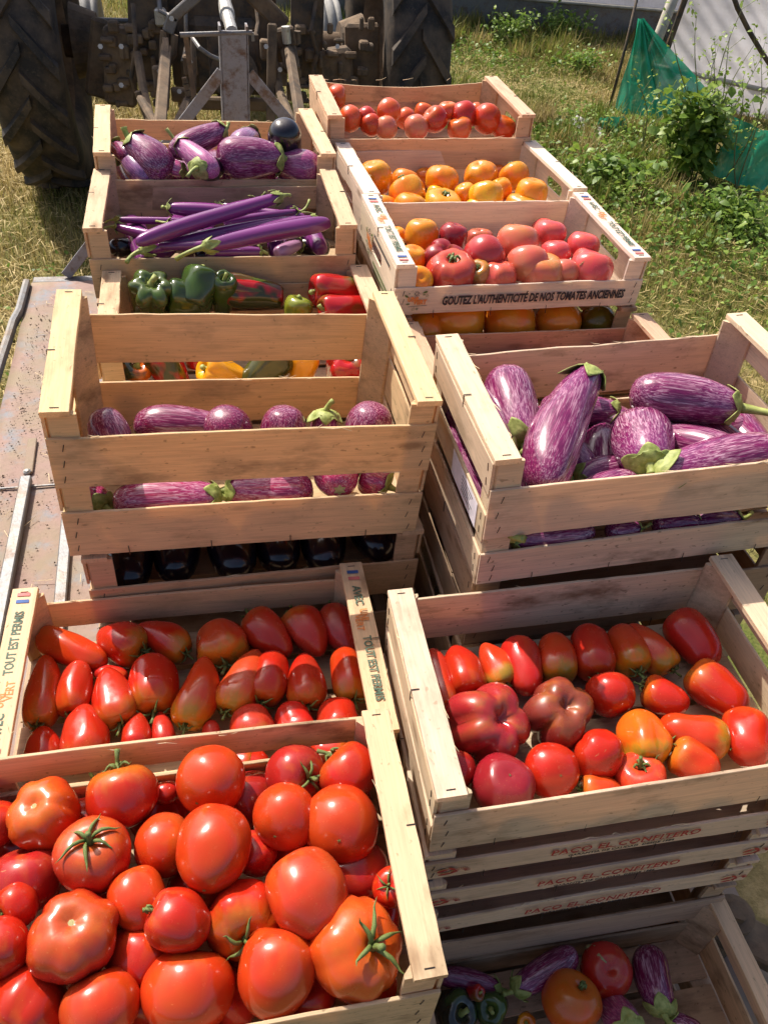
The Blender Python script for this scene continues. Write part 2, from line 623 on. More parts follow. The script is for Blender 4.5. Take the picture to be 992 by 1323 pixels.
def crate(key, name, label, q, H, front, back=None, ends=None, tint=TAN, end_kind='slats', group='wooden produce crates stacked on the platform',
          sag_back=0.0, sag_front=0.0, W=0.5, staples=True, rail_w=RAIL_W, boards=4, cat='crate', wav=0.0018):
    """q = x, y, z of the rail plane (from the camera level), yaw, depth, tilt x, tilt y; slats are (from, to) below the rail top"""
    x, y, z, yaw, D, tx, ty = q
    back = back or front
    mx = Matrix.Translation((x, y, z + CAM_H)) @ Matrix.Rotation(yaw, 4, 'Z') @ Matrix.Rotation(tx, 4, 'X') @ Matrix.Rotation(ty, 4, 'Y') @ Matrix.Translation((0, 0, -H))
    root = empty(name, mx)
    tag(root, label, cat, group)
    T = 0.004
    wood = M['wood']
    # corner posts
    for sx in (-1, 1):
        for sy in (-1, 1):
            me = post_mesh(H - RAIL_T - 0.004, sx, sy)
            ob('corner_post', me, wood, root, Matrix.Translation((sx * (W / 2 - T - 0.0006), sy * (D / 2 - T - 0.0006), 0.004)), jitter(tint))
    # top rails
    for sx in (-1, 1):
        me = slat_mesh(D, rail_w, RAIL_T, 0.0009, seg=12)
        m = Matrix.Translation((sx * (W / 2 - rail_w / 2), 0, H - RAIL_T / 2)) @ Matrix.Rotation(math.pi / 2, 4, 'Z') @ Matrix.Rotation(math.pi / 2, 4, 'X')
        c = jitter(tint, 0.03)
        ob('top_rail', me, wood, root, m, (min(1, c[0] * 1.08), min(1, c[1] * 1.10), min(1, c[2] * 1.14), c[3] * 0.6))
    # long slats
    for sy, sl, sg in ((-1, front, sag_front), (1, back, sag_back)):
        for i, (a, b) in enumerate(sl):
            me = slat_mesh(W - 0.002, b - a, T, wav, sg if i == 0 else 0, bow=0)
            ob('long_slat', me, wood, root, Matrix.Translation((0, sy * (D / 2 - T / 2), H - (a + b) / 2)), jitter(tint))
    # end slats
    Le = D - 2 * T - 0.002
    if end_kind == 'hole':
        for sx in (-1, 1):
            me = hole_panel(Le, H - RAIL_T - 0.006, T - 0.001, hz=H * 0.06)
            ob('end_panel', me, wood, root, Matrix.Translation((sx * (W / 2 - T / 2), 0, (H - RAIL_T) / 2)) @ Matrix.Rotation(math.pi / 2, 4, 'Z'), jitter(tint))
    else:
        for sx in (-1, 1):
            for a, b in (ends or front):
                me = slat_mesh(Le, b - a, T, wav * 0.8, seg=10)
                ob('end_slat', me, wood, root, Matrix.Translation((sx * (W / 2 - T / 2), 0, H - (a + b) / 2)) @ Matrix.Rotation(math.pi / 2, 4, 'Z'), jitter(tint))
    # floor boards, each nailed under the posts
    bw = (D - 0.014) / boards
    for i in range(boards):
        me = slat_mesh(W - 0.012, bw - 0.009, 0.003, 0.0012, seg=8)
        yy = -D / 2 + 0.007 + bw * (i + 0.5)
        ob('floor_board', me, wood, root, Matrix.Translation((0, yy, 0.0018)) @ Matrix.Rotation(math.pi / 2, 4, 'X'), jitter((tint[0] * .9, tint[1] * .9, tint[2] * .9, tint[3])))
    if staples:
        b = MB()
        def st(p, u, n, L=0.010, r=0.0006):
            p, u, n = Vector(p), Vector(u).normalized(), Vector(n)
            b.tube([p - u * L / 2 - n * 0.003, p - u * L / 2 + n * 0.0007, p + u * L / 2 + n * 0.0007, p + u * L / 2 - n * 0.003], r, 4)
        for sx in (-1, 1):
            for sy in (-1, 1):
                st((sx * (W / 2 - rail_w * 0.5), sy * (D / 2 - 0.008), H), (1, 0, 0), (0, 0, 1))
            # the long tie staple across the middle of the rail, one leg down the outside
            yy = random.uniform(-0.02, 0.02)
            p0 = Vector((sx * (W / 2 - rail_w * 0.28), yy, H + 0.001))
            b.tube([p0, p0 + Vector((sx * rail_w * 0.75 * 0.4, 0, 0)), Vector((sx * (W / 2 + 0.001), yy - 0.001, H + 0.001)), Vector((sx * (W / 2 + 0.001), yy - 0.003, H - 0.016))], 0.0008, 4)
            for sl, sy in ((front, -1), (back, 1)):
                for a, c in sl:
                    k = 3 if c - a > 0.05 else 2
                    for j in range(k):
                        zz = H - (a + (c - a) * (j + 0.6) / (k + 0.2))
                        st((sx * (W / 2 - 0.017 + random.uniform(-.004, .004)), sy * D / 2, zz), (0.25, 0, 1), (0, sy, 0))
            for a, c in (ends or front):
                for sy in (-1, 1):
                    for j in range(2):
                        zz = H - (a + (c - a) * (j + 0.6) / 2.2)
                        st((sx * (W / 2), sy * (D / 2 - 0.018), zz), (0, 0.2, 1), (sx, 0, 0))
        for j in range(4):
            xx = -W / 2 + W * (j + 0.7) / 4.4
            b.tube([(xx, -D / 2 - 0.0008, 0.016), (xx + 0.001, -D / 2 - 0.0008, -0.001)], 0.0006, 4)
        o = b.build('staples', M['staple'], root)
        tag(o, kind='stuff')
        b = MB()
        for sy, sl in ((-1, front), (1, back)):
            for a, c in sl:
                for _ in range(7):
                    p = Vector((random.uniform(-W / 2 + .02, W / 2 - .02), sy * (D / 2 - T / 2) + random.uniform(-.002, .002), H - (a if random.random() < .75 else c) - .0005))
                    d = random.choice((-1, 1)) * random.uniform(.008, .035)
                    b.tube([p, p + Vector((d * .5, random.uniform(-.002, .002), random.uniform(0, .0025))), p + Vector((d, random.uniform(-.004, .004), random.uniform(-.003, .006)))], [.0006, .0005, .0002], 4)
        for sx in (-1, 1):
            for _ in range(9):
                p = Vector((sx * (W / 2 - random.choice((.001, rail_w - .001))), random.uniform(-D / 2 + .02, D / 2 - .02), H - .001))
                d = random.choice((-1, 1)) * random.uniform(.008, .03)
                b.tube([p, p + Vector((random.uniform(-.002, .002), d * .5, .001)), p + Vector((random.uniform(-.005, .005), d, random.uniform(-.004, .005)))], [.0006, .0005, .0002], 4)
        o = b.build('splinters', M['fibre'], root)
        tag(o, kind='stuff')
    CRATES[key] = dict(root=root, q=q, H=H, W=W, D=D, rw=rail_w, label=label, floor=z - H + 0.006, mx=mx)
    return root


def pitch(tx):
    return tx


TRAY = dict(front=[(0.048, 0.100)], ends=[(0.010, 0.052), (0.062, 0.10)])
STD = dict(front=[(0.048, 0.130)], back=[(0.030, 0.078), (0.088, 0.132)], ends=[(0.010, 0.058), (0.076, 0.130)])

# ---- side of the platform next to the bare bed
crate('L1', 'wooden_crate', 'crate of mixed striped and black eggplants standing nearest the tractor', (0.0532, 1.9013, -0.5715, 0.0359, 0.3017, 0.0189, 0.0121), 0.14,
      [(0.056, 0.134)], back=[(0.030, 0.075), (0.085, 0.134)], ends=[(0.010, 0.058), (0.075, 0.132)], tint=TAN)
crate('L2', 'wooden_crate', 'crate of long violet eggplants between the mixed eggplants and the peppers', (0.0518, 1.6047, -0.6076, -0.0142, 0.2909, 0.0099, -0.0046), 0.145,
      [(0.060, 0.138)], back=[(0.036, 0.085), (0.094, 0.138)], ends=[(0.010, 0.058), (0.078, 0.135)], tint=(0.70, 0.51, 0.32, 0.9))
crate('L3', 'wooden_crate', 'low crate of green, red and yellow peppers behind the tall slatted crate', (0.072, 1.312, -0.688, 0.0, 0.286, 0.0, 0.0), 0.14,
      [(0.088, 0.134)], back=[(0.034, 0.080), (0.090, 0.134)], ends=[(0.010, 0.056), (0.074, 0.130)], tint=(0.74, 0.54, 0.33, 0.8))
crate('L4', 'wooden_crate', 'tall golden crate of striped eggplants showing through two gaps between its slats', (0.0475, 0.9773, -0.5719, 0.0103, 0.2936, 0.0308, 0.0445), 0.25,
      [(0.040, 0.122), (0.166, 0.248)], back=[(0.040, 0.124), (0.160, 0.246)], ends=[(0.010, 0.085), (0.100, 0.165), (0.180, 0.245)], tint=GOLD)
crate('L5', 'wooden_crate', 'crate of glossy black eggplants under the tall golden crate', (0.050, 0.984, -0.823, 0.0103, 0.294, 0.02, 0.02), 0.145,
      [(0.066, 0.140)], ends=[(0.010, 0.056), (0.080, 0.138)], tint=(0.70, 0.49, 0.30, 0.7))
crate('L6', 'wooden_crate', 'crate of pointed tomatoes with printed rails reading TOUT EST PERMIS', (-0.0513, 0.6807, -0.8671, -0.0235, 0.297, -0.0067, 0.0062), 0.118,
      [(0.040, 0.098)], back=[(0.034, 0.086)], ends=[(0.010, 0.098)], tint=(0.76, 0.55, 0.33, 0.6))
crate('L7', 'wooden_crate', 'nearest crate, heaped with big round red tomatoes', (-0.1256, 0.3858, -0.8188, -0.0204, 0.2982, -0.0027, 0.0018), 0.158,
      [(0.050, 0.150)], back=[(0.012, 0.062), (0.082, 0.145)], ends=[(0.010, 0.075), (0.088, 0.150)], tint=(0.72, 0.53, 0.33, 1.2), W=0.60, sag_back=-0.004, rail_w=0.033)
# ---- side of the platform next to the grass
crate('R1', 'wooden_crate', 'farthest crate of small round tomatoes with a dipping back slat', (0.5599, 2.0567, -0.5338, 0.0025, 0.3034, 0.0266, -0.0164), 0.13,
      [(0.052, 0.124)], back=[(0.010, 0.060), (0.062, 0.122)], tint=(0.74, 0.52, 0.34, 0.8), end_kind='hole', sag_back=0.018)
crate('R2', 'wooden_crate', 'pale crate of orange tomatoes between small red and pink tomatoes', (0.5837, 1.7586, -0.5993, 0.0366, 0.3037, 0.0094, -0.0064), 0.112,
      [(0.048, 0.106)], back=[(0.020, 0.106)], tint=WHITE, end_kind='hole')
crate('R3', 'wooden_crate', 'pale crate of pink tomatoes lettered GOUTEZ L\'AUTHENTICITE DE NOS TOMATES ANCIENNES', (0.5856, 1.4434, -0.6062, 0.0205, 0.3039, 0.0308, 0.004), 0.108,
      [(0.047, 0.100)], back=[(0.018, 0.100)], tint=WHITE, end_kind='hole')
crate('R3b', 'wooden_crate', 'crate of large orange tomatoes directly beneath the lettered crate', (0.590, 1.4434, -0.7170, 0.0205, 0.3039, 0.0, 0.0), 0.118,
      [(0.050, 0.112)], tint=OLD)
crate('R4', 'wooden_crate', 'reddish old crate tucked between the lettered crate and the striped eggplants', (0.600, 1.124, -0.7130, 0.0, 0.288, 0.0, 0.0), 0.14,
      [(0.045, 0.130)], back=[(0.030, 0.078), (0.086, 0.134)], ends=[(0.010, 0.056), (0.080, 0.134)], tint=(0.64, 0.42, 0.27, 0.9))
crate('R5', 'wooden_crate', 'greyish crate heaped with striped eggplants, paper label on its end', (0.5742, 0.8316, -0.5648, -0.0148, 0.2968, -0.004, -0.0429), 0.222,
      [(0.050, 0.132), (0.160, 0.218)], back=[(0.036, 0.125), (0.14, 0.215)], ends=[(0.010, 0.060), (0.092, 0.142), (0.166, 0.216)], tint=PALE)
crate('R6', 'wooden_crate', 'crate of plum and heirloom tomatoes on top of the printed trays', (0.4509, 0.5256, -0.7726, -0.0328, 0.2976, 0.0026, -0.0346), 0.132,
      [(0.042, 0.128)], back=[(0.022, 0.108)], ends=[(0.010, 0.055), (0.072, 0.128)], tint=PALE)
PACO = []
for i in range(3):
    dz = -0.906 - 0.078 * i
    PACO.append(crate('P%d' % i, 'wooden_tray', ['printed tray directly under the plum tomato crate', 'printed tray in the middle of the three red-lettered trays',
                      'lowest of the three trays with red lettering'][i], (0.452 - 0.004 * i, 0.521 - 0.004 * i, dz, -0.040 + 0.006 * i, 0.2976, 0.0, -0.03 + 0.006 * i), 0.0765,
                      [(0.024, 0.065)], back=[(0.02, 0.066)], ends=[(0.010, 0.066)], tint=(0.80, 0.62, 0.45, 0.5), cat='tray', group='trays with red lettering'))
crate('R5b', 'wooden_crate', 'dark crate wedged beneath the greyish striped eggplant crate', (0.585, 0.84, -0.790, -0.01, 0.296, 0.0, -0.02), 0.15,
      [(0.045, 0.14)], ends=[(0.010, 0.070), (0.09, 0.145)], tint=(0.50, 0.34, 0.22, 0.9))
crate('R7', 'wooden_crate', 'shaded lowest crate holding eggplants, an orange tomato and a cracked tomato', (0.4420, 0.2280, -1.200, -0.02, 0.300, 0.0, 0.0), 0.15,
      [(0.040, 0.14)], back=[(0.010, 0.052), (0.062, 0.145)], ends=[(0.010, 0.064), (0.084, 0.146)], tint=(0.72, 0.50, 0.31, 0.9), rail_w=0.026)

# ---- the crates underneath, down to the bed at BED_Z
BED_Z = -1.55
UNDER = {'L1': (3, 'eggplant crate nearest the tractor'), 'L2': (3, 'crate of long violet eggplants'), 'L3': (3, 'pepper crate'), 'L5': (2, 'black eggplant crate'),
         'L6': (2, 'printed pointed tomato crate'), 'L7': (3, 'nearest round tomato crate'), 'R1': (3, 'small tomato crate'), 'R2': (3, 'orange tomato crate'),
         'R3b': (3, 'crate under the lettered one'), 'R4': (3, 'reddish old crate'), 'R5b': (2, 'dark crate under striped eggplants'),
         'P2': (2, 'red-lettered trays'), 'R7': (1, 'shaded lowest crate')}
for k, (n, what) in UNDER.items():
    c = CRATES[k]
    zt = c['q'][2] - c['H'] - 0.002
    h = (zt - BED_Z) / n
    for i in range(n):
        z0 = zt - h * i
        crate(k + 'u%d' % i, 'wooden_crate', 'empty support crate %s the %s' % (['directly below', 'two below', 'standing on the bed three below'][i], what),
              (c['q'][0], c['q'][1], z0, c['q'][3] + random.uniform(-.01, .01), 0.292, 0, 0), h - 0.001,
              [(0.045, h * 0.55), (h * 0.66, h * 0.97)], tint=(0.54, 0.38, 0.25, 0.8), staples=False, boards=2, W=c['W'])


# ------------------------------------------------------------------ printing on the crates
def text_mesh(body, size, shear=0.0, bold=0.0, space=1.0, res=2):
    cu = bpy.data.curves.new('lettering', 'FONT')
    cu.body = body
    cu.size = size
    cu.shear = shear
    cu.offset = bold
    cu.space_character = space
    cu.resolution_u = res
    cu.extrude = 0.00015
    cu.align_x = 'CENTER'
    cu.align_y = 'CENTER'
    o = bpy.data.objects.new('lettering', cu)
    COL.objects.link(o)
    dg = bpy.context.evaluated_depsgraph_get()
    me = bpy.data.meshes.new_from_object(o.evaluated_get(dg))
    bpy.data.objects.remove(o)
    me.materials.clear()
    return me


def text(body, size, mat, parent, mx, width=None, **kw):
    me = text_mesh(body, size, **kw)
    sx = 1.0
    if width:
        n = len(me.vertices)
        a = np.empty(n * 3, dtype=np.float32)
        me.vertices.foreach_get('co', a)
        a = a.reshape(-1, 3)
        w = a[:, 0].max() - a[:, 0].min()
        a[:, 0] -= (a[:, 0].max() + a[:, 0].min()) / 2
        a[:, 0] *= width / w
        me.vertices.foreach_set('co', a.ravel())
        me.update()
    return ob('lettering', me, M[mat], parent, mx)


FRONT = Matrix.Rotation(math.pi / 2, 4, 'X')                       # letters face the viewer side (-y)
def on_front(D, x, z):
    return Matrix.Translation((x, -D / 2 - 0.0022, z)) @ FRONT


def on_rail(sx, W, H, y, flip=False):
    # reading along the rail; top of the letters towards the outside or the inside
    return Matrix.Translation((sx * (W / 2 - RAIL_W / 2), y, H + 0.0012)) @ Matrix.Rotation(math.pi / 2 * (1 if not flip else -1), 4, 'Z')


def flat_blob(name, pts, mat, parent, mx):
    n = len(pts)
    v = [(x, y, -0.0001) for x, y in pts] + [(x, y, 0.0002) for x, y in pts]
    f = [tuple(range(n, 2 * n)), tuple(range(n - 1, -1, -1))] + [(k, (k + 1) % n, n + (k + 1) % n, n + k) for k in range(n)]
    return ob(name, mesh_np(name, v, f), M[mat], parent, mx)


def leaf_pts(L, w, a=0.0, c=(0, 0)):
    r = []
    for k in range(12):
        t = 2 * math.pi * k / 12
        x, y = math.cos(t) * L / 2, math.sin(t) * w / 2 * (1 - 0.5 * abs(math.cos(t)) ** 3)
        r.append((c[0] + x * math.cos(a) - y * math.sin(a), c[1] + x * math.sin(a) + y * math.cos(a)))
    return r


def rail_print(key, sides=(-1, 1), flips=(False, True)):
    c = CRATES[key]
    W, H, D = c['W'], c['H'], c['D']
    for sx, fl in zip(sides, flips):
        s = -1 if fl else 1
        e = H
        text('AVEC', 0.0165, 'ink_green', c['root'], on_rail(sx, W, e, s * -0.081, fl), width=0.037, bold=0.0004)
        text('UNI', 0.0155, 'ink_orange', c['root'], on_rail(sx, W, e, s * -0.043, fl) @ Matrix.Translation((0, 0.003, 0)), width=0.021, bold=0.0003)
        text('VERT', 0.0145, 'ink_orange', c['root'], on_rail(sx, W, e, s * -0.029, fl) @ Matrix.Translation((0, -0.006, 0)), width=0.030, bold=0.0002)
        text('TOUT EST PERMIS', 0.0165, 'ink_green', c['root'], on_rail(sx, W, e, s * 0.050, fl), width=0.108, bold=0.0004)
        for y0 in (-0.128, 0.122):
            for dy, mt in ((0, 'ink_blue'), (0.013, 'ink_pink')):
                yy = s * (y0 + (dy if y0 > 0 else dy))
                flat_blob('printed_flag', [(-.003, -.0085), (.003, -.0085), (.0036, .0085), (-.0024, .0085)], mt, c['root'],
                          on_rail(sx, W, e, yy, fl))


def logo(root, mx, s=1.0):
    def P(x, y):
        return mx @ Matrix.Translation((x * s, y * s, 0))
    text('UNI', 0.0125 * s, 'ink_orange', root, P(-0.008, 0.003), width=0.020 * s, bold=0.0006, shear=0.1)
    text('VERT', 0.0125 * s, 'ink_orange', root, P(0.006, -0.003), width=0.026 * s, bold=0.0006, shear=0.1)
    for x, y, L, w, a in ((-0.021, 0.010, .009, .004, -.6), (0.014, 0.017, .010, .004, .4), (-0.017, -0.006, .008, .003, .1), (0.012, 0.012, .006, .002, .1), (-0.016, 0.015, .003, .002, 0)):
        flat_blob('printed_leaf', leaf_pts(L * s, w * s, a, (x * s, y * s)), 'ink_leaf', root, mx)
    b = []
    for k in range(9):
        a = k / 9 * math.pi * 2
        flat_blob('printed_flower', leaf_pts(0.0045 * s, 0.0010 * s, a, ((-0.002 + .004 * math.cos(a)) * s, (0.0145 + .004 * math.sin(a)) * s)), 'ink_black', root, mx)
    for cx, cy, r in ((-.006, -.0165, .003), (.001, -.0165, .0022), (.018, .010, .0028)):
        for k in range(6):
            a = k / 6 * math.pi * 2
            flat_blob('printed_flower', leaf_pts(0.003 * s, 0.0008 * s, a, ((cx + r * .8 * math.cos(a)) * s, (cy + r * .8 * math.sin(a)) * s)), 'ink_leaf', root, mx)
    flat_blob('printed_line', [(-.016 * s, -.0118 * s), (.020 * s, -.0098 * s), (.020 * s, -.0091 * s), (-.016 * s, -.0111 * s)], 'ink_black', root, mx)


c = CRATES['R3']
zf = c['H'] - 0.0735
text("GOUTEZ L'AUTHENTICIT\u00c9 DE NOS TOMATES ANCIENNES", 0.024, 'ink_black', c['root'], on_front(c['D'], 0.030, zf - 0.001), width=0.372, shear=0.10, bold=0.0009)
logo(c['root'], on_front(c['D'], -0.205, zf + 0.002), 1.0)
rail_print('R3', (-1, 1), (True, True))
# the grass-side and outer end panels carry the maker's print as well
mside = Matrix.Translation((-c['W'] / 2 - 0.0012, 0.055, 0.052)) @ Matrix.Rotation(-math.pi / 2, 4, 'Z') @ FRONT
logo(c['root'], mside, 1.35)
for j, (w, zz) in enumerate(((0.13, 0.083), (0.12, 0.030), (0.10, 0.020))):
    ms = Matrix.Translation((-c['W'] / 2 - 0.0012, -0.045, zz)) @ Matrix.Rotation(-math.pi / 2, 4, 'Z') @ FRONT
    flat_blob('printed_line', [(-w / 2, -.0022), (w / 2, -.0022), (w / 2, .0022), (-w / 2, .0022)], 'ink_leaf' if j else 'ink_black', c['root'], ms)
rail_print('L6', (-1, 1), (False, True))

# serif-like red lettering on the three trays
for i in range(3):
    c = CRATES['P%d' % i]
    z0 = c['H'] - 0.0455
    x0 = 0.012
    me = text('PACO EL CONFITERO', 0.0185, 'ink_red', c['root'], on_front(c['D'], x0, z0 + 0.006), width=0.198, shear=0.08, bold=0.0002, space=1.1)
    # serifs: thin feet under and over the line of letters
    for k in range(15):
        if k in (4, 7):
            continue
        xx = x0 - 0.0925 + k * 0.0130
        flat_blob('printed_serif', [(-.0028, -.0004), (.0028, -.0004), (.0028, .0004), (-.0028, .0004)], 'ink_red', c['root'], on_front(c['D'], xx - 0.002, z0 - 0.0002))
    text('GARANTIA DE CALIDAD  DESDE 1986', 0.0068, 'ink_black', c['root'], on_front(c['D'], x0 - 0.004, z0 - 0.0075), width=0.142, shear=0.08, bold=0.0001)
    for sx in (-0.215, 0.222):
        for dx, dy, L, a in ((-0.010, 0.004, .016, .3), (0.002, 0.006, .012, -.6), (0.004, -0.003, .012, .7), (-.006, -.006, .018, .05)):
            flat_blob('printed_leaf', leaf_pts(L, 0.0045, a, (dx, dy)), 'ink_red', c['root'], on_front(c['D'], sx, z0))
        for k in range(14):
            a = k / 13 * math.pi
            flat_blob('printed_scallop', leaf_pts(0.0075, 0.0006, a, (0.014 + .008 * math.cos(a), -.004 + .008 * math.sin(a))), 'ink_red', c['root'], on_front(c['D'], sx, z0))

# paper delivery label stapled on the end of the greyish crate (its code is left blank)
c = CRATES['R5']
lab = Matrix.Translation((-c['W'] / 2 - 0.0010, -0.055, c['H'] - 0.120)) @ Matrix.Rotation(-math.pi / 2, 4, 'Z') @ FRONT
pl = flat_blob('paper_label', [(-.060, -.021), (.060, -.021), (.060, .021), (-.060, .021)], 'paper', c['root'], lab)
for j in range(5):
    flat_blob('printed_line', [(-.01, .012 - j * .006), (.04 - .006 * (j % 3), .012 - j * .006), (.04 - .006 * (j % 3), .0135 - j * .006), (-.01, .0135 - j * .006)], 'ink_black', pl, Matrix.Translation((0, 0, 0.0003)))
# ------------------------------------------------------------------ fruit and vegetables
def smooth_path(ctrl, n):
    c = np.array(ctrl, float)
    d = np.r_[0, np.cumsum(np.hypot(*np.diff(c, axis=0).T))]
    P = np.vstack([2 * c[0] - c[1], c, 2 * c[-1] - c[-2]])
    out = []
    for t in np.linspace(0, d[-1], n):
        i = min(len(d) - 2, int(np.searchsorted(d, t, 'right') - 1))
        u = (t - d[i]) / (d[i + 1] - d[i])
        p0, p1, p2, p3 = P[i], P[i + 1], P[i + 2], P[i + 3]
        out.append(0.5 * ((2 * p1) + (-p0 + p2) * u + (2 * p0 - 5 * p1 + 4 * p2 - p3) * u * u + (-p0 + 3 * p1 - 3 * p2 + p3) * u ** 3))
    out = np.array(out)
    out[:, 0] = np.maximum(out[:, 0], 0)
    out[0, 0] = out[-1, 0] = 0
    return out


# profiles (radius, height) from the blossom end up to the stem end
ROUND = [(0, -.86), (.22, -.86), (.58, -.74), (.90, -.40), (1, .02), (.93, .42), (.68, .70), (.36, .78), (.14, .70), (0, .64)]
FLAT = [(0, -.60), (.22, -.63), (.62, -.58), (.94, -.28), (1, .04), (.90, .38), (.62, .55), (.30, .54), (.12, .42), (0, .36)]
OVAL = [(0, -1.12), (.25, -1.08), (.62, -.86), (.92, -.40), (1, .05), (.93, .52), (.68, .86), (.34, .94), (.12, .88), (0, .84)]
HORN = [(0, -1.0), (.13, -.985), (.30, -.91), (.52, -.72), (.77, -.40), (.94, -.02), (1, .36), (.97, .66), (.74, .92), (.40, 1.0), (.14, .95), (0, .91)]
PLUM = [(0, -1.0), (.22, -.98), (.52, -.86), (.80, -.58), (.93, -.15), (1, .32), (.93, .70), (.66, .94), (.34, 1.0), (.12, .96), (0, .93)]
EGG = [(0, -1.0), (.30, -.985), (.62, -.90), (.88, -.68), (1, -.38), (.99, -.05), (.91, .30), (.80, .60), (.69, .80), (.58, .93), (.34, 1.0), (0, 1.0)]
LONG = [(0, -1.0), (.35, -.99), (.62, -.96), (.85, -.86), (1, -.6), (1, -.2), (.95, .2), (.85, .55), (.72, .82), (.58, .97), (.3, 1.0), (0, 1.0)]
BELL = [(0, -.78), (.20, -.86), (.48, -.96), (.74, -.86), (.84, -.4), (.92, .1), (1, .52), (.94, .82), (.66, 1.0), (.36, .93), (.16, .76), (0, .70)]


def body(profile, R, L, lobes=0, depth_=0.0, seed=0, bend=0.0, squash=1.0, lump=0.03, segs=32, rings=22, kink=0.0, phase=0.0, oval=1.0):
    """closed skin; R radius, L half length; lobes are deepest at the shoulders"""
    pr = smooth_path(profile, rings)
    v = []
    o = Vector((seed * 3.7, seed * 1.3, seed * 0.77))
    lobw = [1 + random.uniform(-.35, .35) for _ in range(max(1, lobes))]
    for j, (r, z) in enumerate(pr):
        if j in (0, rings - 1):
            v.append((bendx(z, bend, L, kink), 0, z * L))
            continue
        for i in range(segs):
            a = 2 * math.pi * i / segs
            rr = r
            if lobes:
                w = min(1.0, 0.35 + 0.65 * max(0, z + .5)) if depth_ < .3 else 1.0
                ph = a * lobes / 2 + phase + 0.35 * math.sin(a * 1.0 + seed)
                rr *= 1 - depth_ * w * (1 - abs(math.sin(ph)) ** 0.55)
            n = mnoise.noise(Vector((math.cos(a) * r, math.sin(a) * r, z * 0.9)) * 1.3 + o)
            rr *= 1 + lump * n * 2
            zz = z + lump * 0.8 * mnoise.noise(Vector((math.cos(a), math.sin(a), z)) * 1.1 + o * 1.7) * r
            v.append((rr * math.cos(a) * R * oval + bendx(zz, bend, L, kink), rr * math.sin(a) * R * squash, zz * L))
    f = []
    for i in range(segs):
        f.append((0, 1 + (i + 1) % segs, 1 + i))
    for j in range(rings - 3):
        b0, b1 = 1 + j * segs, 1 + (j + 1) * segs
        for i in range(segs):
            f.append((b0 + i, b0 + (i + 1) % segs, b1 + (i + 1) % segs, b1 + i))
    last = len(v) - 1
    b0 = 1 + (rings - 3) * segs
    for i in range(segs):
        f.append((b0 + i, b0 + (i + 1) % segs, last))
    return mesh_np('skin', v, f, True)


def bendx(z, bend, L, kink=0.0):
    return bend * L * (1 - z * z) + kink * L * math.sin(z * 3.0) * 0.3


def calyx_tomato(R, top, n=5, spread=0.9, curl=0.5, stem=0.018, seed=0, droop=0.0):
    """thin curling sepals round a short stem; the piece sits at (0,0,top)"""
    b = MB()
    rr = random.Random(seed)
    for k in range(n):
        a = 2 * math.pi * (k + rr.uniform(-.25, .25)) / n
        L = R * spread * rr.uniform(.7, 1.2)
        w = R * 0.10
        cz = rr.uniform(-.2, 1) * curl * L
        pts = []
        for t in np.linspace(0, 1, 6):
            rad = 0.04 * R + L * t
            z = top + 0.10 * R + R * 0.16 * math.sin(math.pi * min(1, t * 1.3)) - droop * L * t * t + cz * t * t * t
            s = math.sin(t * 2.2 + k) * 0.12 * L
            pts.append((math.cos(a) * rad - math.sin(a) * s, math.sin(a) * rad + math.cos(a) * s, z))
        ws = [w * .7, w, w * 1.0, w * .8, w * .45, w * .06]
        b.tube(pts, [q * 0.55 for q in ws], 5)
    # stem
    ex = rr.uniform(-.5, .5)
    ey = rr.uniform(-.5, .5)
    b.tube([(0, 0, top - 0.02 * R), (0, 0, top + .15 * R), (ex * stem * .4, ey * stem * .4, top + .15 * R + stem * .5), (ex * stem, ey * stem, top + .15 * R + stem)],
           [R * .11, R * .075, R * .06, R * .08], 7)
    return b


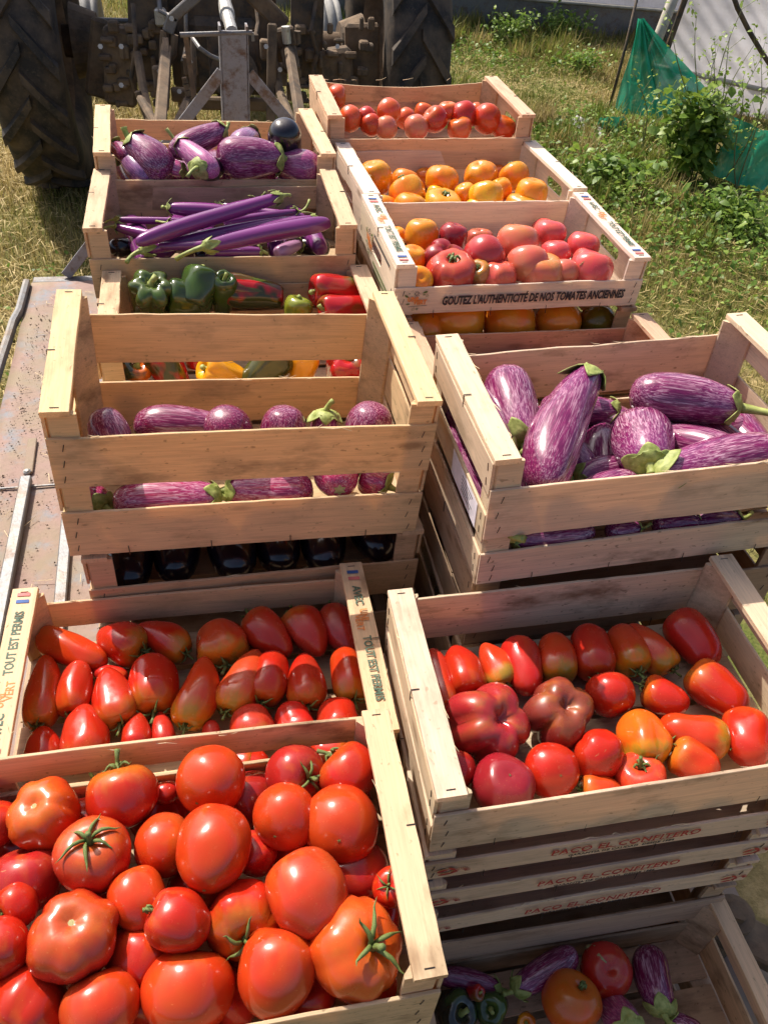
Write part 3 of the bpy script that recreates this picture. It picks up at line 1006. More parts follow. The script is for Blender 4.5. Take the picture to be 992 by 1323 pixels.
def egg_calyx(R, L, bend, neck=0.58, n=5, drop=0.34, stem=0.05, seed=0, curve=0.5, thin=0.0, flare=1.0):
    """cap with pointed lobes draped over the neck plus a curved stalk"""
    rr = random.Random(seed)
    rings, segs = 9, 40
    prof = smooth_path(EGG if not thin else LONG, 60)
    def rad_at(z):
        zz = z / L
        i = min(range(len(prof)), key=lambda q: abs(prof[q][1] - zz) + (5 if prof[q][1] < 0 else 0))
        return prof[i][0] * R
    v, f = [], []
    lob = [rr.uniform(.6, 1.15) for _ in range(n)]
    for j in range(rings):
        t = j / (rings - 1)
        for i in range(segs):
            a = 2 * math.pi * i / segs
            u = (a * n / (2 * math.pi)) % 1.0
            k = int(a * n / (2 * math.pi)) % n
            ln = 0.30 + 0.70 * lob[k] * (1 - abs(2 * u - 1) ** 1.1) ** 1.0
            z = L * (1.03 - drop * t * ln)
            inner = 0.16 * R
            if t < 0.35:
                r = inner + (rad_at(L * 0.93) * 1.05 - inner) * math.sin(t / .35 * math.pi / 2)
                z = L * (1.04 - 0.09 * (t / .35) ** 2) - (drop * 0.15 * t * L)
            else:
                r = rad_at(min(z, L * .96)) * (1.05 + 0.02 * math.sin(a * n)) + 0.0016
            lift = 0.0 if t < .6 else (t - .6) / .4 * ln * 0.0045 * flare * (1 + .8 * math.sin(k * 2.3 + seed))
            r += lift + 0.0015 * math.cos(a * 20) * (t > .3) * (1 - t) + 0.035 * R * mnoise.noise(Vector((math.cos(a) * 2, math.sin(a) * 2, t * 3 + seed)))
            v.append((r * math.cos(a) + bendx(min(1, z / L), bend, L), r * math.sin(a), z))
    for j in range(rings - 1):
        for i in range(segs):
            f.append((j * segs + i, (j + 1) * segs + i, (j + 1) * segs + (i + 1) % segs, j * segs + (i + 1) % segs))
    cap = MB()
    cap.add(v, f)
    st = MB()
    ca = rr.uniform(0, 6.28)
    pts = []
    for t in np.linspace(0, 1, 7):
        o = curve * stem * t * t
        pts.append((math.cos(ca) * o, math.sin(ca) * o, L * 1.0 + stem * t * (1 - .25 * curve * t)))
    k_ = 1.9 if thin else 1.15
    rs = [R * q * k_ for q in (.20, .17, .14, .125, .12, .13, .15)]
    st.tube(pts, rs, 9)
    return cap, st


def axis_matrix(c, d, roll=0.0):
    d = Vector(d).normalized()
    q = d.to_track_quat('Z', 'Y')
    return Matrix.Translation(c) @ q.to_matrix().to_4x4() @ Matrix.Rotation(roll, 4, 'Z')


RED = (0.46, 0.015, 0.006)
RED2 = (0.48, 0.014, 0.010)
ORED = (0.53, 0.033, 0.007)
DRED = (0.36, 0.012, 0.012)
ORANGE = (0.80, 0.195, 0.010)
GOLDEN = (0.80, 0.27, 0.012)
PINK = (0.62, 0.060, 0.070)
PINKO = (0.62, 0.115, 0.080)
WINE = (0.26, 0.010, 0.018)
BROWNR = (0.34, 0.085, 0.04)

CACHE = {}


def keep_in(key, p, R, k=1.0):
    """hold a fruit inside the boards of its crate"""
    c = CRATES[key]
    inv_ = c['mx'].inverted()
    q = inv_ @ Vector(p)
    q.z = max(q.z, R * k + 0.004)
    if q.z + R > c['H'] - 0.012 and R < .06 and k > .85:
        lim = c['W'] / 2 - c['rw'] - R * .93
        q.x = max(-lim, min(lim, q.x))
    if q.z - .9 * R < c['H'] - 0.046:
        mx_, my_ = c['W'] / 2 - .006 - R * k, c['D'] / 2 - .006 - R * k
        q.x = max(-mx_, min(mx_, q.x))
        q.y = max(-my_, min(my_, q.y))
    return c['mx'] @ q



def finish(root, label, cat, group):
    tag(root, label, cat, group)


ITEMS = []


def round_fruit(crate_key, px, py, r, h, col, sh, label, kind='round', axis=None, cal=None, lob=None, group=None, ry=1.0, seed=None, scar=False, z=None):
    """a fruit whose centre is seen at px,py with apparent radius r, its centre h above the crate floor"""
    c = CRATES[crate_key]
    zc = (c['floor'] + h) if z is None else z
    p = at_z(px, py, zc)
    R = r * depth(p) / F_PX
    p = keep_in(crate_key, p, R, .95)
    if seed is None:
        seed = len(ITEMS) % 7
    prof, lo, dp, lump = {'round': (ROUND, 0, 0, .035), 'rib': (FLAT, 9, .10, .045), 'ribr': (ROUND, 7, .10, .06), 'flat': (FLAT, 5, .05, .05),
                          'ribs': (ROUND, 7, .13, .06), 'oval': (OVAL, 0, 0, .04), 'lob': (FLAT, 5, .34, .09), 'four': (FLAT, 4, .36, .06), 'ox': (OVAL, 5, .05, .05)}[kind]
    if lob:
        lo, dp = lob
    key = (kind, seed, lo, dp)
    if key not in CACHE:
        CACHE[key] = body(prof, .04, .04, lo, dp, seed, lump=lump, segs=36 if dp > .03 else 28, rings=22, squash=random.uniform(.94, 1.0))
    me = CACHE[key]
    if axis is None:
        axis = (random.uniform(-.6, .6), random.uniform(-.8, .2), random.uniform(.3, 1))
    m = axis_matrix(p, axis, random.uniform(0, 6.28)) @ Matrix.Diagonal((R / .04, R / .04, R * ry / .04, 1))
    o = ob('tomato', me, M['tomato'] if kind not in ('lob', 'four') else M['tomato_dull'], None, m, (*col, sh))
    finish(o, label, 'tomato', group)
    top = {'round': .64, 'ribr': .64, 'ribs': .64, 'rib': .36, 'flat': .36, 'oval': .84, 'lob': .36, 'four': .36, 'ox': .84}[kind]
    if cal:
        b = calyx_tomato(1.0, top, n=cal.get('n', 5), spread=cal.get('spread', .8), curl=cal.get('curl', .5), stem=cal.get('stem', .45), seed=len(ITEMS), droop=cal.get('droop', 0))
        cx = b.build('calyx', M['stem'], o, mx=Matrix.Scale(.04, 4))
        for poly in cx.data.polygons:
            poly.use_smooth = True
    elif scar:
        b = MB()
        n = 14
        vs = [(0, 0, top + .035)]
        for rr_, zz in ((.13, .03), (.23, .035)):
            vs += [(rr_ * math.cos(6.283 * k / n) * random.uniform(.9, 1.2), rr_ * math.sin(6.283 * k / n) * random.uniform(.9, 1.2), top + zz + .04 * (rr_ > .15)) for k in range(n)]
        fs = [(0, 1 + k, 1 + (k + 1) % n) for k in range(n)] + [(1 + k, 1 + n + k, 1 + n + (k + 1) % n, 1 + (k + 1) % n) for k in range(n)]
        b.add(vs, fs)
        b.build('stem_scar', M['scar'], o, mx=Matrix.Scale(.04, 4))
    else:
        # dried blossom point
        b = MB()
        zb = -.87 if kind in ('round', 'ribr', 'ribs') else (-.62 if kind in ('rib', 'flat', 'lob', 'four') else -1.13)
        for k in range(5):
            a = k * 1.257
            b.tube([(0, 0, zb), (math.cos(a) * .05, math.sin(a) * .05, zb - .01)], [.012, .004], 4)
        b.build('blossom_scar', M['stem'], o, mx=Matrix.Scale(.04, 4))
    ITEMS.append(o)
    return o


def long_fruit(crate_key, B, S, w, hb, hs, label, what='horn', col=RED, sh=0.5, cat='tomato', bend=0.0, roll=0.0, lob=None, group=None, cal=None, kink=0.0,
               stem=0.05, curve=0.5, name=None, mat=None, drop=0.34, lump=None, seed=None, squash=1.0, nlob=5, free=False):
    """blossom end seen at B, stem end at S, apparent width w; hb, hs = heights above the floor"""
    c = CRATES[crate_key]
    pb = at_z(B[0], B[1], c['floor'] + hb)
    ps = at_z(S[0], S[1], c['floor'] + hs)
    ctr = (pb + ps) / 2
    R = w / 2 * depth(ctr) / F_PX
    if not free:
        kk = 1.12 if what in ('egg', 'long') and hb < .1 else .8
        pb, ps = keep_in(crate_key, pb, R * .9, kk), keep_in(crate_key, ps, R * .9, kk)
        ctr = (pb + ps) / 2
    L = max((ps - pb).length / 2, R * 0.75)
    if seed is None:
        seed = len(ITEMS)
    prof = {'horn': HORN, 'plum': PLUM, 'egg': EGG, 'long': LONG, 'bell': BELL}[what]
    if what in ('egg', 'long'):
        me = body(prof, R, L, 0, 0, seed, bend, squash, .035 if lump is None else lump, segs=26, rings=26, kink=kink)
        mt = mat or 'eggplant'
        nm = name or 'eggplant'
    elif what == 'bell':
        me = body(prof, R, L, *(lob or (4, .14)), seed, bend, squash, .06 if lump is None else lump, segs=40, rings=22, kink=kink)
        mt = mat or 'pepper'
        nm = name or 'pepper'
    else:
        me = body(prof, R, L, *(lob or (5, .05)), seed, bend, squash, .05 if lump is None else lump, segs=32, rings=22, kink=kink)
        mt = mat or 'tomato'
        nm = name or 'tomato'
    o = ob(nm, me, M[mt], None, axis_matrix(ctr, ps - pb, roll), (*col, sh))
    finish(o, label, cat, group)
    if what in ('egg', 'long'):
        cap, st = egg_calyx(R, L, bend, n=nlob, drop=(drop * min(1.0, 3.0 * R / L) if what == 'egg' else drop), stem=stem, seed=seed, curve=curve, thin=(what == 'long'))
        cx = cap.build('calyx', M['calyx'], o, True)
        sm = cx.modifiers.new('thick', 'SOLIDIFY')
        sm.thickness = 0.0012
        st.build('stem', M['calyx'], o, True)
    elif what == 'bell':
        b = MB()
        s0 = L * .70
        b.tube([(0, 0, s0), (0, 0, s0 + R * .3), (R * .12, 0, s0 + R * .6), (R * .3, R * .05, s0 + R * .8)], [R * .26, R * .12, R * .10, R * .13], 8)
        b.build('stem', M['calyx'] if cal is None else M['stem'], o, True)
    elif cal is not False:
        q = cal or {}
        b = calyx_tomato(R, L * .93, n=q.get('n', 5), spread=q.get('spread', .75), curl=q.get('curl', .4), stem=q.get('stem', .5) * R, seed=seed, droop=q.get('droop', .1))
        b.build('calyx', M['stem'], o, True)
    ITEMS.append(o)
    return o
# ------------------------------------------------------------------ what lies in each crate
# ==== the nearest crate of round tomatoes
k7 = 'big round tomatoes in the nearest crate'
HI, MID, LO = 0.112, 0.085, 0.046
A7 = [
 # px, py, r, h, colour, shoulder, kind, axis, calyx, scar, label
 (59, 1053, 45, HI, ORED, .13, 'ribs', (-.25, -.05, 1), None, 1, 'ribbed tomato with a pale stem scar and yellowish flank beside the wavy slat'),
 (158, 1029, 46, HI, RED, .25, 'round', (-.1, .9, .6), {'spread': .35, 'stem': .5}, 0, 'red tomato whose stem peeks over the wavy slat'),
 (272, 1009, 46, HI + .010, ORED, 0, 'round', (.3, .6, -.2), None, 0, 'smooth orange-red tomato against the middle of the wavy slat'),
 (380, 991, 39, MID + .01, DRED, 0, 'round', (.5, -.5, .5), {'spread': .65, 'curl': .9}, 0, 'dark red tomato with knotted dry calyx near the far rail corner'),
 (451, 999, 40, HI - .01, RED, .1, 'round', (-.4, .5, .2), {'spread': .4}, 0, 'red tomato in the corner where the wavy slat meets the rail'),
 (368, 1056, 43, HI, ORED, 0, 'round', (.3, .6, -.3), None, 0, 'round orange-red tomato below the dark one with the knotted calyx'),
 (455, 1064, 50, HI - .004, ORED, 0, 'round', (.2, .7, -.6), None, 0, 'large tomato with a tiny blossom scar leaning on the stapled rail'),
 (121, 1106, 49, HI + .006, RED, .1, 'round', (.05, .05, 1), {'spread': .8, 'curl': .1, 'n': 6}, 0, 'tomato topped by an upright star-shaped green calyx'),
 (276, 1096, 50, HI + .018, ORED, 0, 'oval', (.2, .8, -.1), None, 0, 'largest smooth tomato riding high in the middle of the heap'),
 (211, 1092, 40, HI - .016, ORED, .15, 'round', (.8, -.2, .1), {'spread': .45}, 0, 'tomato half hidden behind the highest one, wiry stalk at its side'),
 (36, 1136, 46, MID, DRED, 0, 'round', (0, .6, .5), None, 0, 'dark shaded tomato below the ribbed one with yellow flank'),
 (-10, 1066, 34, HI - .01, RED, 0, 'round', (0, .5, .5), None, 0, 'tomato cut off by the picture edge beside the ribbed one'),
 (178, 1161, 37, HI - .004, ORED, 0, 'oval', (-.3, .9, .2), None, 0, 'small oval tomato between the star calyx one and the scratched one'),
 (230, 1190, 40, HI + .008, RED, 0, 'oval', (-.7, .3, .35), {'spread': .12, 'stem': .2}, 0, 'oval tomato with a small brown scratch on its shoulder'),
 (95, 1208, 57, HI + .004, RED, .10, 'ribs', (.12, .0, 1), None, 1, 'broad ribbed tomato with a large pale green core facing up'),
 (22, 1170, 29, HI - .008, RED, 0, 'round', (-.5, -.4, .3), {'spread': .3}, 0, 'smaller tomato squeezed beside the broad one with green core'),
 (0, 1224, 39, HI + .002, RED, 0, 'round', (-.1, -.6, .2), None, 0, 'tomato at the picture edge under the smaller squeezed one'),
 (397, 1154, 52, HI + .010, ORED, 0, 'oval', (-.3, .8, .1), None, 0, 'tall smooth tomato beside the ribbed orange one'),
 (314, 1187, 50, HI - .020, RED, .18, 'ribs', (.05, -.8, .45), {'spread': .7, 'curl': .9}, 0, 'tomato streaked yellow with curly green calyx between two smooth ones'),
 (505, 1146, 25, MID + .01, RED, 0, 'round', (-.3, -.2, .9), {'spread': .8}, 0, 'small tomato with dark star calyx against the stapled rail'),
 (470, 1225, 62, HI - .012, (.58, .048, .008), .08, 'ribs', (.42, -.30, .85), {'spread': .75, 'curl': .5, 'stem': .5}, 0, 'huge ribbed orange tomato with curling stem in the front rail corner'),
 (357, 1253, 51, HI - .016, ORED, 0, 'oval', (.2, .7, .3), None, 0, 'oval orange-red tomato next to the huge ribbed one'),
 (243, 1300, 60, HI - .034, ORED, 0, 'round', (.2, .8, .3), None, 0, 'wide orange-red tomato touching the front slat'),
 (131, 1300, 50, HI - .026, ORED, 0, 'round', (-.2, .8, .3), None, 0, 'tomato at the front slat below the one with green core'),
 (36, 1302, 54, HI - .034, RED, 0, 'ribs', (-.3, -.7, .3), None, 0, 'tomato dotted with water drops in the front row'),
 (184, 1236, 46, MID - .01, RED, 0, 'round', (.3, .7, .4), None, 0, 'tomato lying low between the scratched one and the front row'),
 (329, 1103, 30, MID, RED2, 0, 'ribr', (.5, .3, .4), None, 0, 'dark folded tomato behind the highest one with a pale dried tip'),
 (214, 1024, 17, MID, RED2, 0, 'round', (0, .5, .4), None, 0, 'small tomato showing between two others under the wavy slat'),
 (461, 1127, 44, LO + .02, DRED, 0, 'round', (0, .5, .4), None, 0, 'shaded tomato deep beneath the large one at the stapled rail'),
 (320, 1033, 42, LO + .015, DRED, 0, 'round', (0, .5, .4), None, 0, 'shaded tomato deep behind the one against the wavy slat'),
]
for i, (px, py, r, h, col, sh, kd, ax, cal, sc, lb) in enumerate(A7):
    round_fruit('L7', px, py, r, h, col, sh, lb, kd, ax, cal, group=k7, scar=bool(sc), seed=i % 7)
for i, (px, py) in enumerate([(30, 1090), (110, 1068), (205, 1045), (255, 1150), (150, 1185), (330, 1240), (430, 1180), (420, 1245), (300, 1290), (190, 1290), (60, 1255), (385, 1105), (440, 1030), (480, 1180), (20, 1030), (400, 1300), (480, 1290)]):
    round_fruit('L7', px, py, 38, LO, RED2, 0, 'tomato buried in the lower layer of the nearest crate', 'round', None, None, group='buried lower layer tomatoes', seed=i % 7)


c = CRATES['L7']
for i in range(16):
    lx, ly = -.262 + .052 * (i % 2) + random.uniform(-.004, .004), -.105 + .068 * ((i // 2) % 4)
    lz = .045 if i < 8 else .100
    p = c['mx'] @ Vector((lx, ly, lz))
    key = ('round', i % 7, 0, 0)
    if key not in CACHE:
        CACHE[key] = body(ROUND, .04, .04, 0, 0, i % 7, lump=.035, segs=28, rings=22)
    o = ob('tomato', CACHE[key], M['tomato'], None, axis_matrix(p, (random.uniform(-1, 1), random.uniform(-1, 1), .7)) @ Matrix.Diagonal((.9, .9, .9, 1)), (*RED, 0))
    finish(o, 'round tomato at the end of the nearest crate beyond the picture edge', 'tomato', 'tomatoes beyond the picture edge')


def c6(x, y):
    return (x / 1.837, 720 + y / 1.837)


# ==== pointed tomatoes between the printed rails
k6 = 'pointed tomatoes between the printed rails'
A6 = [
 ((254, 252), (98, 178), 76, .030, .034, ORED, .2, 'plum', .05, {'spread': .3}, 'long blunt tomato lying in the corner by the rail printed PERMIS'),
 ((236, 160), (340, 222), 98, .034, .034, RED, .35, 'horn', 0, {'spread': .9}, 'pointed tomato second in the shaded far row, calyx facing the viewer'),
 ((325, 148), (442, 228), 78, .036, .032, RED, .35, 'horn', .12, {'spread': .7}, 'slim curved tomato third in the shaded far row'),
 ((515, 126), (535, 250), 120, .034, .032, ORED, .6, 'ox', 0, {'spread': .5}, 'rounded tomato with greenish shoulder in the shaded far row'),
 ((688, 232), (590, 98), 92, .030, .038, RED, .1, 'horn', 0, {'spread': .7}, 'long tomato in the shaded far row with its stalk against the slat'),
 ((764, 232), (690, 98), 90, .030, .038, RED, .25, 'horn', -.10, {'spread': .7}, 'kinked tomato next to last in the shaded far row'),
 ((856, 232), (780, 98), 80, .030, .038, DRED, 0, 'horn', .05, {'spread': .6}, 'dark tomato at the end of the far row beside the rail printed AVEC'),
 ((112, 232), (90, 400), 84, .034, .030, ORED, .3, 'horn', .05, {'spread': .6}, 'long tomato half shaded by the rail printed TOUT EST PERMIS'),
 ((192, 250), (168, 372), 80, .036, .034, RED, .1, 'plum', 0, {'spread': .35}, 'cylindrical tomato with bright stripe of light, second from the printed rail'),
 ((252, 264), (285, 398), 94, .038, .034, RED, .2, 'horn', 0, {'spread': .7}, 'bright pointed tomato in front of the small hidden one'),
 ((362, 236), (366, 366), 116, .034, .030, RED, .2, 'ox', 0, {'spread': .7, 'curl': .2}, 'fat creased tomato shaded whole in the middle row'),
 ((490, 236), (440, 400), 94, .044, .032, ORED, .5, 'horn', .12, {'spread': .5}, 'banana-shaped orange tomato crossed by a band of sunlight'),
 ((612, 220), (538, 366), 94, .044, .032, ORED, .55, 'horn', .10, {'spread': .5}, 'orange tomato with sharp tip crossed by sunlight in the middle row'),
 ((655, 226), (622, 344), 92, .040, .034, RED, .15, 'plum', 0, {'spread': .8}, 'red tomato with dark calyx third from the rail printed AVEC'),
 ((720, 228), (732, 354), 88, .040, .034, RED, .2, 'horn', 0, {'spread': .9}, 'red tomato with a round shadow on it, second from the rail printed AVEC'),
 ((812, 216), (842, 338), 84, .038, .032, ORED, .4, 'plum', 0, {'spread': .9}, 'orange-flushed tomato alone beside the rail printed UNI VERT'),
 ((100, 403), (106, 500), 84, .030, .026, RED, .1, 'horn', 0, None, 'tomato tip showing at the corner of the near slat'),
 ((200, 350), (206, 490), 108, .038, .030, RED, .1, 'horn', 0, None, 'large cone-shaped tomato pointing away from the wavy slat'),
 ((325, 367), (322, 460), 66, .030, .026, RED, 0, 'horn', 0, None, 'small pointed tomato beside a green stalk at the wavy slat'),
 ((380, 367), (392, 450), 50, .028, .026, RED2, 0, 'horn', 0, None, 'smallest pointed tomato half sunk behind the wavy slat'),
 ((594, 356), (604, 450), 102, .032, .030, RED, .3, 'plum', 0, None, 'broad tomato cut by the wavy slat under the red middle row'),
 ((680, 350), (716, 440), 92, .030, .030, RED2, .1, 'plum', 0, None, 'shaded tomato cut by the wavy slat next to the broad one'),
 ((800, 338), (806, 440), 104, .034, .030, RED, .2, 'plum', 0, None, 'bright topped tomato cut by the wavy slat near its rail end'),
 ((500, 388), (505, 460), 46, .026, .024, RED2, 0, 'plum', 0, None, 'sliver of tomato behind the wavy slat'),
 ((222, 268), (300, 290), 44, .022, .022, RED2, 0, 'plum', 0, False, 'small tomato tucked behind the bright pointed one'),
]
for B, S, w, hb, hs, col, sh, pf, bend, cal, lb in A6:
    B, S = c6(*B), c6(*S)
    if pf == 'ox':
        long_fruit('L6', B, S, 1.06 * w / 1.837, hb, hs, lb, 'plum', col, sh, bend=bend, group=k6, cal=cal, lob=(6, .09), roll=random.uniform(0, 6))
    else:
        long_fruit('L6', B, S, 1.06 * w / 1.837, hb, hs, lb, pf, col, sh, bend=bend, group=k6, cal=cal, roll=(0 if bend else random.uniform(0, 6)), lob=(4, .04), lump=.06)
for B, S, w, lb in (((290, 985), (330, 1000), 50, 'tomato glimpsed through the gap of the wavy slat, farther from its rail'), ((400, 972), (450, 985), 52, 'tomato glimpsed through the gap of the wavy slat near its middle'),
                ((460, 968), (500, 985), 50, 'tomato glimpsed through the gap of the wavy slat next to its rail'), ((350, 990), (300, 1010), 46, 'tomato lying under the wavy slat beside the glimpsed ones')):
    long_fruit('L6', B, S, w, .03, .03, lb, 'plum', RED, .3, group=k6, cal=False)


def cr6(x, y):
    return (480 + x / 1.9375, 710 + y / 1.9375)


# ==== plum and heirloom tomatoes over the printed trays
kr6 = 'tomatoes over the printed trays'
B6 = [
 ((150, 250), (186, 400), 68, .036, .034, RED, .1, 'plum', 0, False, 'long tomato pressed against the rough rail of its crate'),
 ((206, 244), (246, 362), 100, .036, .034, RED, .05, 'horn', 0, False, 'pointed tomato with one sunlit spot beside the rough rail'),
 ((278, 236), (336, 340), 78, .036, .030, ORED, .7, 'horn', .05, {'spread': .4, 'curl': 1}, 'orange-bottomed pointed tomato with curly dry calyx'),
 ((396, 362), (362, 228), 92, .032, .038, RED2, 0, 'plum', 0, False, 'dark plum tomato pointing towards the purplish folded one'),
 ((456, 214), (470, 326), 94, .036, .032, ORED, .7, 'plum', 0, {'spread': .4, 'curl': 1}, 'orange-green plum tomato with hooked stalk in the far row'),
 ((536, 194), (562, 318), 102, .036, .034, RED, .05, 'plum', 0, {'spread': .4}, 'broad red plum tomato in the middle of the far row'),
 ((614, 194), (664, 304), 98, .036, .034, ORED, .65, 'plum', 0, {'spread': .5}, 'brownish orange plum tomato, third from the far corner'),
 ((642, 188), (752, 300), 84, .042, .034, ORED, .7, 'horn', -.06, {'spread': .5}, 'plum tomato with glowing orange shoulder beside dark leaves'),
 ((858, 290), (752, 158), 104, .034, .044, RED2, 0, 'plum', 0, False, 'big dull red plum tomato filling the far corner'),
 ((794, 392), (680, 342), 84, .034, .036, RED, .2, 'plum', .22, {'spread': .5}, 'bent red tomato between the round one and the far corner'),
 ((936, 412), (798, 300), 106, .036, .044, RED, .25, 'plum', 0, False, 'big plum tomato lying along the slatted end'),
 ((655, 408), (694, 534), 116, .040, .036, (.66, .085, .008), 1.0, 'bellish', .05, {'spread': .8}, 'yellow and orange waisted tomato with bright streak of light'),
 ((718, 440), (890, 480), 104, .040, .040, ORED, .65, 'plum', -.05, {'spread': .8}, 'long glossy tomato with green-yellow stem end near the front'),
 ((952, 556), (932, 412), 112, .042, .042, RED, .1, 'plum', 0, {'spread': .5, 'curl': .8}, 'shiny red tomato in the front corner under the slatted end'),
 ((868, 566), (750, 500), 98, .034, .040, ORED, .3, 'plum', 0, {'spread': .7}, 'orange-red tomato lying at the front slat beside the corner one'),
 ((630, 606), (524, 600), 74, .026, .028, ORED, .2, 'horn', 0, {'spread': .5}, 'small orange tomato on its side at the front slat'),
]
for B, S, w, hb, hs, col, sh, pf, bend, cal, lb in B6:
    B, S = cr6(*B), cr6(*S)
    kw = dict(lob=(4, .04), lump=.06)
    if pf == 'bellish':
        pf, kw = 'plum', dict(lob=(5, .08), lump=.11)
    long_fruit('R6', B, S, 1.08 * w / 1.9375, hb, hs, lb, pf, col, sh, bend=bend, group=kr6, cal=cal, roll=(0 if bend else random.uniform(0, 6)), **kw)
for x, y, r, h, col, sh, kd, ax, cal, lb in [
    (597, 364, 65, .042, RED, 0, 'round', (.1, .9, .1), None, 'evenly round red tomato in the centre of the crate'),
    (567, 515, 67, .042, RED, 0, 'ribr', (-.1, .9, -.3), None, 'round tomato with a small pointed blossom end facing up'),
    (450, 554, 70, .040, RED, 0, 'round', (0, .7, -.8), None, 'round bright red tomato between the dusky flat one and the front slat'),
    (678, 592, 66, .030, (.52, .030, .016), 0, 'flat', (-.1, .2, .9), {'spread': .4}, 'pinkish flattened tomato behind the front slat beside the small orange one'),
    (330, 592, 80, .044, WINE, 0, 'flat', (-.05, .1, -1), None, 'dusky wine red tomato with dimpled base in the front corner'),
    (200, 552, 62, .034, DRED, 0, 'round', (.2, .7, .2), None, 'dark red tomato squeezed under the rough rail in front'),
]:
    px, py = cr6(x, y)
    round_fruit('R6', px, py, r / 1.9375, h, col, sh, lb, kd, ax, cal, group=kr6, ry=(.92 if kd != 'flat' else 1.25))
px, py = cr6(290, 437)
round_fruit('R6', px, py, 108 / 1.9375, .046, (.34, .016, .022), 0, 'wine coloured heirloom tomato folded into fat swollen lobes', 'lob', (.35, -.35, .85), None, group=kr6, ry=1.25, lob=(5, .30), seed=3)
px, py = cr6(465, 412)
round_fruit('R6', px, py, 92 / 1.9375, .042, (.20, .014, .014), .04, 'dark heirloom tomato split into four lobes around its dimple', 'four', (.1, -.25, .95), None, group=kr6, ry=1.35, lob=(4, .30), seed=5)


def cr5(x, y):
    return (540 + x / 2.1947, 390 + y / 2.1947)


VIO = (0.105, 0.008, 0.055)
VIO2 = (0.10, 0.008, 0.06)
k5 = 'striped eggplants in the greyish crate'
for B, S, w, hb, hs, bend, stm, crv, lb, sd, sh in [
    ((245, 200), (300, 405), 152, .150, .125, -.06, .02, .3, 'pale striped eggplant beside the greyish rail, calyx hanging towards the viewer', 1, 1.0),
    ((560, 290), (330, 285), 0, 0, 0, 0, 0, 0, '', 0, 0),
    ((345, 300), (570, 315), 100, .110, .120, 0, .045, .5, 'striped eggplant lying behind the big upright one, stalk towards the middle', 3, .8),
    ((352, 540), (486, 205), 158, .135, .185, .10, .030, .5, 'big glossy striped eggplant standing slanted in the heap', 2, .75),
    ((600, 258), (905, 300), 142, .160, .165, .04, .075, .4, 'striped eggplant with long stalk resting on the slatted end', 4, 1.0),
    ((960, 350), (770, 390), 100, .100, .100, 0, .03, .4, 'shaded striped eggplant under the one with the long stalk', 5, .7),
    ((1050, 430), (668, 500), 150, .150, .135, -.05, .02, .5, 'long pale striped eggplant reaching out over the front corner', 6, 1.0),
    ((620, 505), (420, 600), 110, .120, .100, 0, .03, .4, 'striped eggplant pushed against the front slat below the slanted one', 7, .95),
    ((590, 470), (440, 500), 96, .098, .095, 0, .03, .4, 'striped eggplant peeking out between the slanted and the front ones', 8, .85),
    ((290, 470), (285, 600), 60, .100, .090, 0, .02, .3, 'violet striped eggplant end beside the greyish rail post', 9, .6),
    ((560, 390), (430, 400), 120, .070, .070, 0, .03, .4, 'dark eggplant in the shade under the whole heap', 10, .4),
    ((800, 430), (700, 330), 110, .060, .070, 0, .03, .4, 'low striped eggplant in the shade behind the end-on one', 11, .5),
    ((520, 690), (276, 702), 84, .045, .045, 0, .02, .4, 'low eggplant whose green calyx shows in the gap by the greyish post', 12, .8),
    ((560, 700), (640, 668), 70, .045, .045, 0, .02, .4, 'low eggplant with green calyx in the middle of the slat gap', 13, .8),
    ((700, 690), (820, 655), 80, .045, .045, 0, .02, .4, 'low eggplant with broad calyx right of the gap middle', 14, .8),
    ((800, 690), (925, 636), 80, .045, .045, 0, .03, .4, 'low eggplant with calyx nearest the slatted end in the gap', 15, .8),
]:
    if not w:
        continue
    B, S = cr5(*B), cr5(*S)
    lb = lb.replace('right of the gap middle', 'between two others in the slat gap')
    long_fruit('R5', B, S, w / 2.1947, hb, hs, lb, 'egg', VIO, sh, 'eggplant', bend, roll=random.uniform(-.3, .3), free=hb > .13, group=k5, stem=stm, curve=crv, seed=sd)
for j in range(7):
    c = CRATES['R5']
    p = c['mx'] @ Vector((-.15 + .06 * j, .03 * math.sin(j * 2.4), .085 + .012 * (j % 2)))
    me = body(EGG, .038, .085, 0, 0, 90 + j, .0, 1, .03, segs=20, rings=20)
    o = ob('eggplant', me, M['eggplant'], None, axis_matrix(p, (random.uniform(-.8, .8), -1, random.uniform(-.15, .15))), (*VIO, .7))
    finish(o, 'shadowed striped eggplant in the middle layer of the greyish crate', 'eggplant', 'middle layer of striped eggplants')
# one seen stalk end on, one seen blossom end on, two along the end slats
def end_on(key, px, py, r, h, d, half, lb, col, sh, grp, seed, mat=None, stem=.03, what='egg', nlob=5, drop=.34, curve=.4):
    c = CRATES[key]
    p = at_z(px, py, c['floor'] + h)
    R = r * depth(p) / F_PX
    dd = Vector(d).normalized()
    ext = [math.sqrt((R * R) * (1 - q * q) + (half * q) ** 2) for q in dd[:2]]
    p = keep_in(key, p, max(R, ext[1] * 1.10 if h < .12 else 0), .95)
    me = body({'egg': EGG, 'long': LONG}[what], R, half, 0, 0, seed, 0, 1, .035, segs=26, rings=26)
    dd = Vector(d).normalized()
    o = ob('eggplant', me, M[mat or 'eggplant'], None, axis_matrix(p, dd), (*col, sh))
    finish(o, lb, 'eggplant', grp)
    cap, st = egg_calyx(R, half, 0, n=nlob, drop=drop, stem=stem, seed=seed, curve=curve)
    cx = cap.build('calyx', M['calyx'], o, True)
    sm = cx.modifiers.new('thick', 'SOLIDIFY')
    sm.thickness = 0.0012
    st.build('stem', M['calyx'], o, True)
    ITEMS.append(o)
    return o


